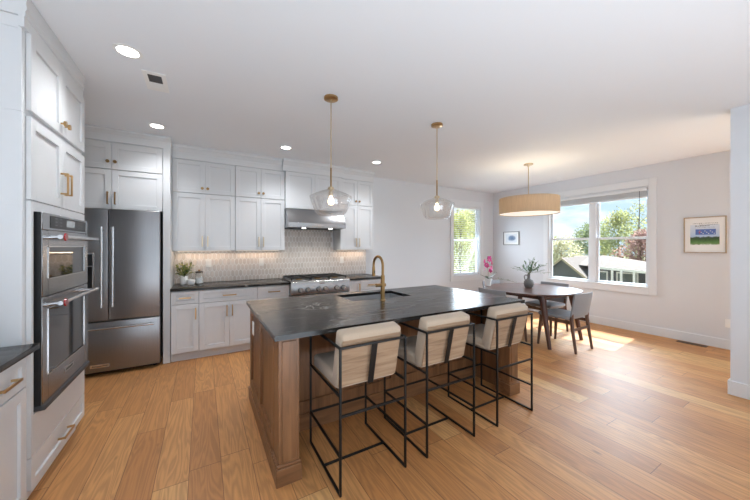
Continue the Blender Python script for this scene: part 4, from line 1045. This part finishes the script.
MB().tube([(0, 0, .10), (.005, 0, .22), (-.005, .005, .34), (-.02, .0, .44), (-.03, -.02, .50)], .0025, 7).build('stem', 'stem_green', orc)
random.seed(5)
for k in range(9):
    z = .25 + k * .027; a = k * 2.4; c = Vector((.05 * math.cos(a) - .01, .05 * math.sin(a) - .01, z)); f = MB()
    n = Vector((math.cos(a), math.sin(a), .1)).normalized(); u = n.cross(Vector((0, 0, 1))).normalized(); v = n.cross(u)
    for q in range(5):
        b = 2 * PI * q / 5 + .3; dd = (u * math.cos(b) + v * math.sin(b))
        f.leaf(c + n * .004, dd + n * .25, .046, .040, up=n, droop=.1)
    fo = f.build('flower', 'orchid_pink', orc, angle=80)
    MB().sphere(c + n * .010, .006, sub=1).build('centre', 'orchid_centre', fo)
tv = MB(); tl = MB(); P = []
for q in range(8): P.append(Vector((.03 + q * .045, -.04 - q * .035, .12 - .004 * q * q * .3)))
tv.tube(P, .0016, 5); tv.build('trailing_stem', 'stem_green', orc)
for q in range(14):
    f = .3 + .7 * q / 13; i = int(f * 6.99); p = P[i].lerp(P[i + 1], f * 6.99 - i)
    tl.leaf(p, (random.uniform(-1, 1), random.uniform(-1, 1), random.uniform(0, .8)), random.uniform(.025, .045), .014)
tl.build('trailing_leaves', 'leaf_sage', orc, angle=80)

# ------------------------------------------------------------------ counter decor
CZ = .9055
pl = thing('potted_plant', 'yellow-green flowering plant in a white pot on the counter', 'plant', (-.222, 4.80, CZ))
MB().lathe([(0, 0), (.042, 0), (.048, .03), (.048, .105), (.045, .11), (.042, .105), (.042, .09), (0, .09)], seg=28).build('pot', 'white_ceramic', pl)
MB().lathe([(0, .0915), (.04, .0915)], seg=20).build('soil', 'soil', pl)
random.seed(21); sm, l1, l2, fl = MB(), MB(), MB(), MB()
for k in range(46):
    a = random.uniform(0, 2 * PI); el = random.uniform(.15, 1.5); L = random.uniform(.10, .185)
    d = Vector((math.cos(a) * math.cos(el), math.sin(a) * math.cos(el) * .75, math.sin(el))); o0 = Vector((0, 0, .10)); e_ = o0 + d * L + Vector((0, 0, .02))
    e_.x = min(max(e_.x, -.085), .11)
    sm.tube([o0, (o0 + e_) / 2 + Vector((0, 0, .008)), e_], .0014, 5)
    for q in range(6):
        ldv = d + Vector((random.uniform(-1, 1), random.uniform(-1, 1), random.uniform(-.6, .9)))
        (l1 if (q + k) % 2 else l2).leaf(e_.lerp(o0, random.uniform(0, .55)), ldv, random.uniform(.026, .046), random.uniform(.018, .028))
    if k % 3 == 0:
        for q in range(5): b = q * 1.257; fl.leaf(e_, Vector((math.cos(b), math.sin(b), .5)), .014, .012)
sm.build('stems', 'stem_green', pl); l1.build('leaves', 'leaf_green', pl, angle=80); l2.build('pale_leaves', 'leaf_pale', pl, angle=80); fl.build('flowers', 'flower_yellow', pl, angle=80)
bw = thing('ceramic_bowl', 'small white ceramic bowl in front of the potted plant', 'bowl', (-.140, 4.70, CZ))
MB().lathe([(0, 0), (.036, 0), (.050, .025), (.052, .065), (.049, .068), (.046, .06), (.044, .028), (0, .012)], seg=28).build('vessel', 'white_ceramic', bw)
jr = thing('glass_jar', 'glass jar with white filling and dark lid beside the bowl', 'jar', (-.045, 4.79, CZ))
MB().lathe([(0, 0), (.045, 0), (.046, .075), (0, .075)], (0, 0, .004), 28).build('filling', 'white_ceramic', jr)
MB().lathe([(0, 0), (.047, 0), (.0485, .01), (.0485, .13), (.044, .145)], seg=28).build('vessel', 'jar_glass', jr)
MB().lathe([(0, .146), (.046, .146), (.046, .166), (.012, .170), (0, .170)], seg=28).build('lid', 'dark_lid', jr)
MB().lathe([(0, .1705), (.012, .1705), (.014, .182), (.008, .192), (0, .192)], seg=18).build('knob', 'cork', jr)

# ------------------------------------------------------------------ outdoors
gz = -2.6
lw_ = MB(); lw_.box(6.7, -40, gz - .3, 140, 120, gz); lw_.box(-60, 5.6, gz - .3, 6.7, 120, gz); struct('ground', lw_, 'lawn', smooth=False)
hs = thing('neighbour_house', 'grey single-storey house with pale shingle roof beyond the dining window', 'house', (26, 11, gz))
def P_(y): return y - 11
mb = MB(); mb.prism([(P_(14.75), 0), (P_(12.0), 0), (P_(12.0), 1.72), (P_(13.57), 2.98), (P_(14.75), 2.0)], 'x', 0, 6); mb.build('gable_wing', 'house_siding', hs)
mb = MB(); mb.box(1.0, P_(6.6), 0, 9.8, P_(11.99), 2.3); mb.box(6.01, P_(12.0), 0, 9.8, P_(14.9), 2.3); mb.build('main_wing', 'house_siding', hs)
def slab(mb, a, b, x0, x1, th=.10):
    (ya, za), (yb, zb) = a, b; mb.prism([(ya, za), (yb, zb), (yb, zb + th), (ya, za + th)], 'x', x0, x1)
mb = MB(); slab(mb, (P_(13.57), 3.00), (P_(11.7), 1.50), -.35, 5.5); slab(mb, (P_(13.57), 3.00), (P_(15.05), 1.77), -.35, 5.5); mb.build('gable_roof', 'roof_shingle', hs)
mb = MB(); slab(mb, (P_(13.57), 2.90), (P_(11.68), 1.38), -.40, -.36, .20); slab(mb, (P_(13.57), 2.90), (P_(15.07), 1.65), -.40, -.36, .20); mb.build('rake_board', 'fence_wood', hs)
mb = MB()
V = [mb.bm.verts.new(v) for v in ((-.6, P_(7.2), 2.36), (.6, P_(12.6), 2.50), (4.5, P_(12.45), 3.22), (4.5, P_(15.0), 3.12), (10.2, P_(9.6), 2.30), (10.2, P_(16.0), 2.3), (1.2, P_(13.4), 2.50))]
mb.bm.faces.new((V[0], V[1], V[2])); mb.bm.faces.new((V[1], V[6], V[3], V[2])); mb.bm.faces.new((V[0], V[2], V[4])); mb.bm.faces.new((V[2], V[3], V[5], V[4]))
ro = mb.build('main_roof', 'roof_shingle', hs, smooth=False); md = ro.modifiers.new('thick', 'SOLIDIFY'); md.thickness = .06
mb = MB(); mb.bar((-.64, P_(7.2), 2.25), (.20, P_(11.65), 2.40), .05, .17); mb.build('fascia', 'house_trim', hs)
for y in (7.6, 8.8, 9.53, 10.07): MB().box(-.36, P_(y) - .06, 0, -.24, P_(y) + .06, 2.25).build('porch_post', 'house_trim', hs)
for (y0, y1) in ((10.95, 11.5), (9.1, 10.2), (7.4, 8.5)):
    x = 1.0; f = MB(); f.box(x - .06, P_(y0) - .1, .95, x - .001, P_(y1) + .1, 2.1); fo = f.build('window', 'house_trim', hs); MB().box(x - .08, P_(y0), 1.05, x - .061, P_(y1), 2.0).build('pane', 'house_glass', fo)
f = MB(); f.box(-.06, P_(12.6), .7, -.001, P_(14.3), 1.50); fo = f.build('window', 'house_trim', hs); MB().box(-.08, P_(12.72), .82, -.061, P_(14.18), 1.38).build('pane', 'house_glass', fo)
MB().box(-1.5, P_(6.9), 0, -1.4, P_(11.2), 1.28).build('porch_rail', 'fence_wood', hs)

def tree(name, x, y, h, rad, m, label, n=1400, leaf=.28, trunk=.16, seed=1, base=.35, zsc=1.0, branches=14, group='trees beyond the windows'):
    random.seed(seed); t = thing(name, label, 'tree', (x, y, gz), 0, group)
    tr_ = MB(); tr_.tube([(0, 0, 0), (.1, .05, h * .3), (0, .1, h * .6), (.05, 0, h * .92)], [trunk, trunk * .8, trunk * .5, trunk * .12], 9)
    cl = []
    for k in range(branches):
        a = k * 2.4 + random.uniform(-.3, .3); f = base + (1 - base) * (k + .5) / branches; z0 = h * (f - .12)
        rr = rad * (math.sin(PI * min(1, max(.05, (f - base) / (1 - base) * .85 + .15))) ** .6) * random.uniform(.7, 1.0)
        e = Vector((math.cos(a) * rr * .75, math.sin(a) * rr * .75, h * f)); tr_.tube([(0, 0, z0), (e.x * .5, e.y * .5, (z0 + e.z) / 2 + .1), tuple(e)], [trunk * .35, trunk * .22, trunk * .07], 6)
        cl.append((e, rad * random.uniform(.32, .5)))
    cl.append((Vector((0, 0, h * .95)), rad * .35))
    tr_.build('trunk', 'bark', t)
    lv = MB(); bm = lv.bm
    for i in range(n):
        c, r = cl[i % len(cl)]
        d = Vector((random.gauss(0, 1), random.gauss(0, 1), random.gauss(0, 1))); d = d.normalized() * r * random.uniform(.35, 1.1) if d.length > 0 else d
        p = c + Vector((d.x, d.y, d.z * zsc)); q = Vector((random.gauss(0, 1), random.gauss(0, 1), random.gauss(0, 1))).normalized(); u = q.orthogonal().normalized(); v = q.cross(u); s = leaf * random.uniform(.6, 1.2)
        bm.faces.new([bm.verts.new(p + u * s * .5), bm.verts.new(p + v * s * .35 + q * s * .1), bm.verts.new(p - u * s * .5), bm.verts.new(p - v * s * .35 + q * s * .1)])
    lv.build('foliage', m, t, smooth=False); return t
tree('leafy_tree', 44, 23.2, 4.7, 2.9, 'tree_pale', 'pale blossoming tree left of the grey house gable', 3600, .26, seed=4, base=.2)
tree('leafy_tree', 70, 31, 7.8, 4.6, 'tree_dark', 'dark green tree behind the middle of the grey house', 3600, .42, seed=2, base=.2)
tree('leafy_tree', 60, 22.6, 9.2, 3.9, 'tree_green', 'broad green tree behind the right half of the grey house', 3600, .36, seed=8, base=.2)
tree('leafy_tree', 52, 30.0, 6.4, 2.0, 'tree_green', 'distant green tree at the far left of the wide window', 1500, .34, seed=5, base=.2)
tree('leafy_tree', 50, 16.6, 9.7, 2.3, 'tree_green', 'tall thinly leaved green tree at the right of the wide window', 520, .26, seed=6, base=.35, trunk=.10)
tree('leafy_tree', 41, 13.4, 5.3, 2.4, 'tree_pink', 'pink blossoming tree at the right of the wide window', 3600, .24, seed=7, base=.2)
tree('leafy_tree', 74, 19.5, 8.5, 4.0, 'tree_dark', 'far green tree behind the thinly leaved one', 2600, .40, seed=12, base=.2)
tree('leafy_tree', 13.7, 13.2, 5.9, 1.9, 'tree_yellow', 'yellow-green tree seen through the narrow window', 6500, .15, seed=9, base=.08, branches=24, trunk=.10)
tree('leafy_tree', 21.5, 19.0, 6.8, 3.0, 'tree_yellow', 'yellow-green tree farther back in the narrow window', 5200, .24, seed=10, base=.08, branches=22)
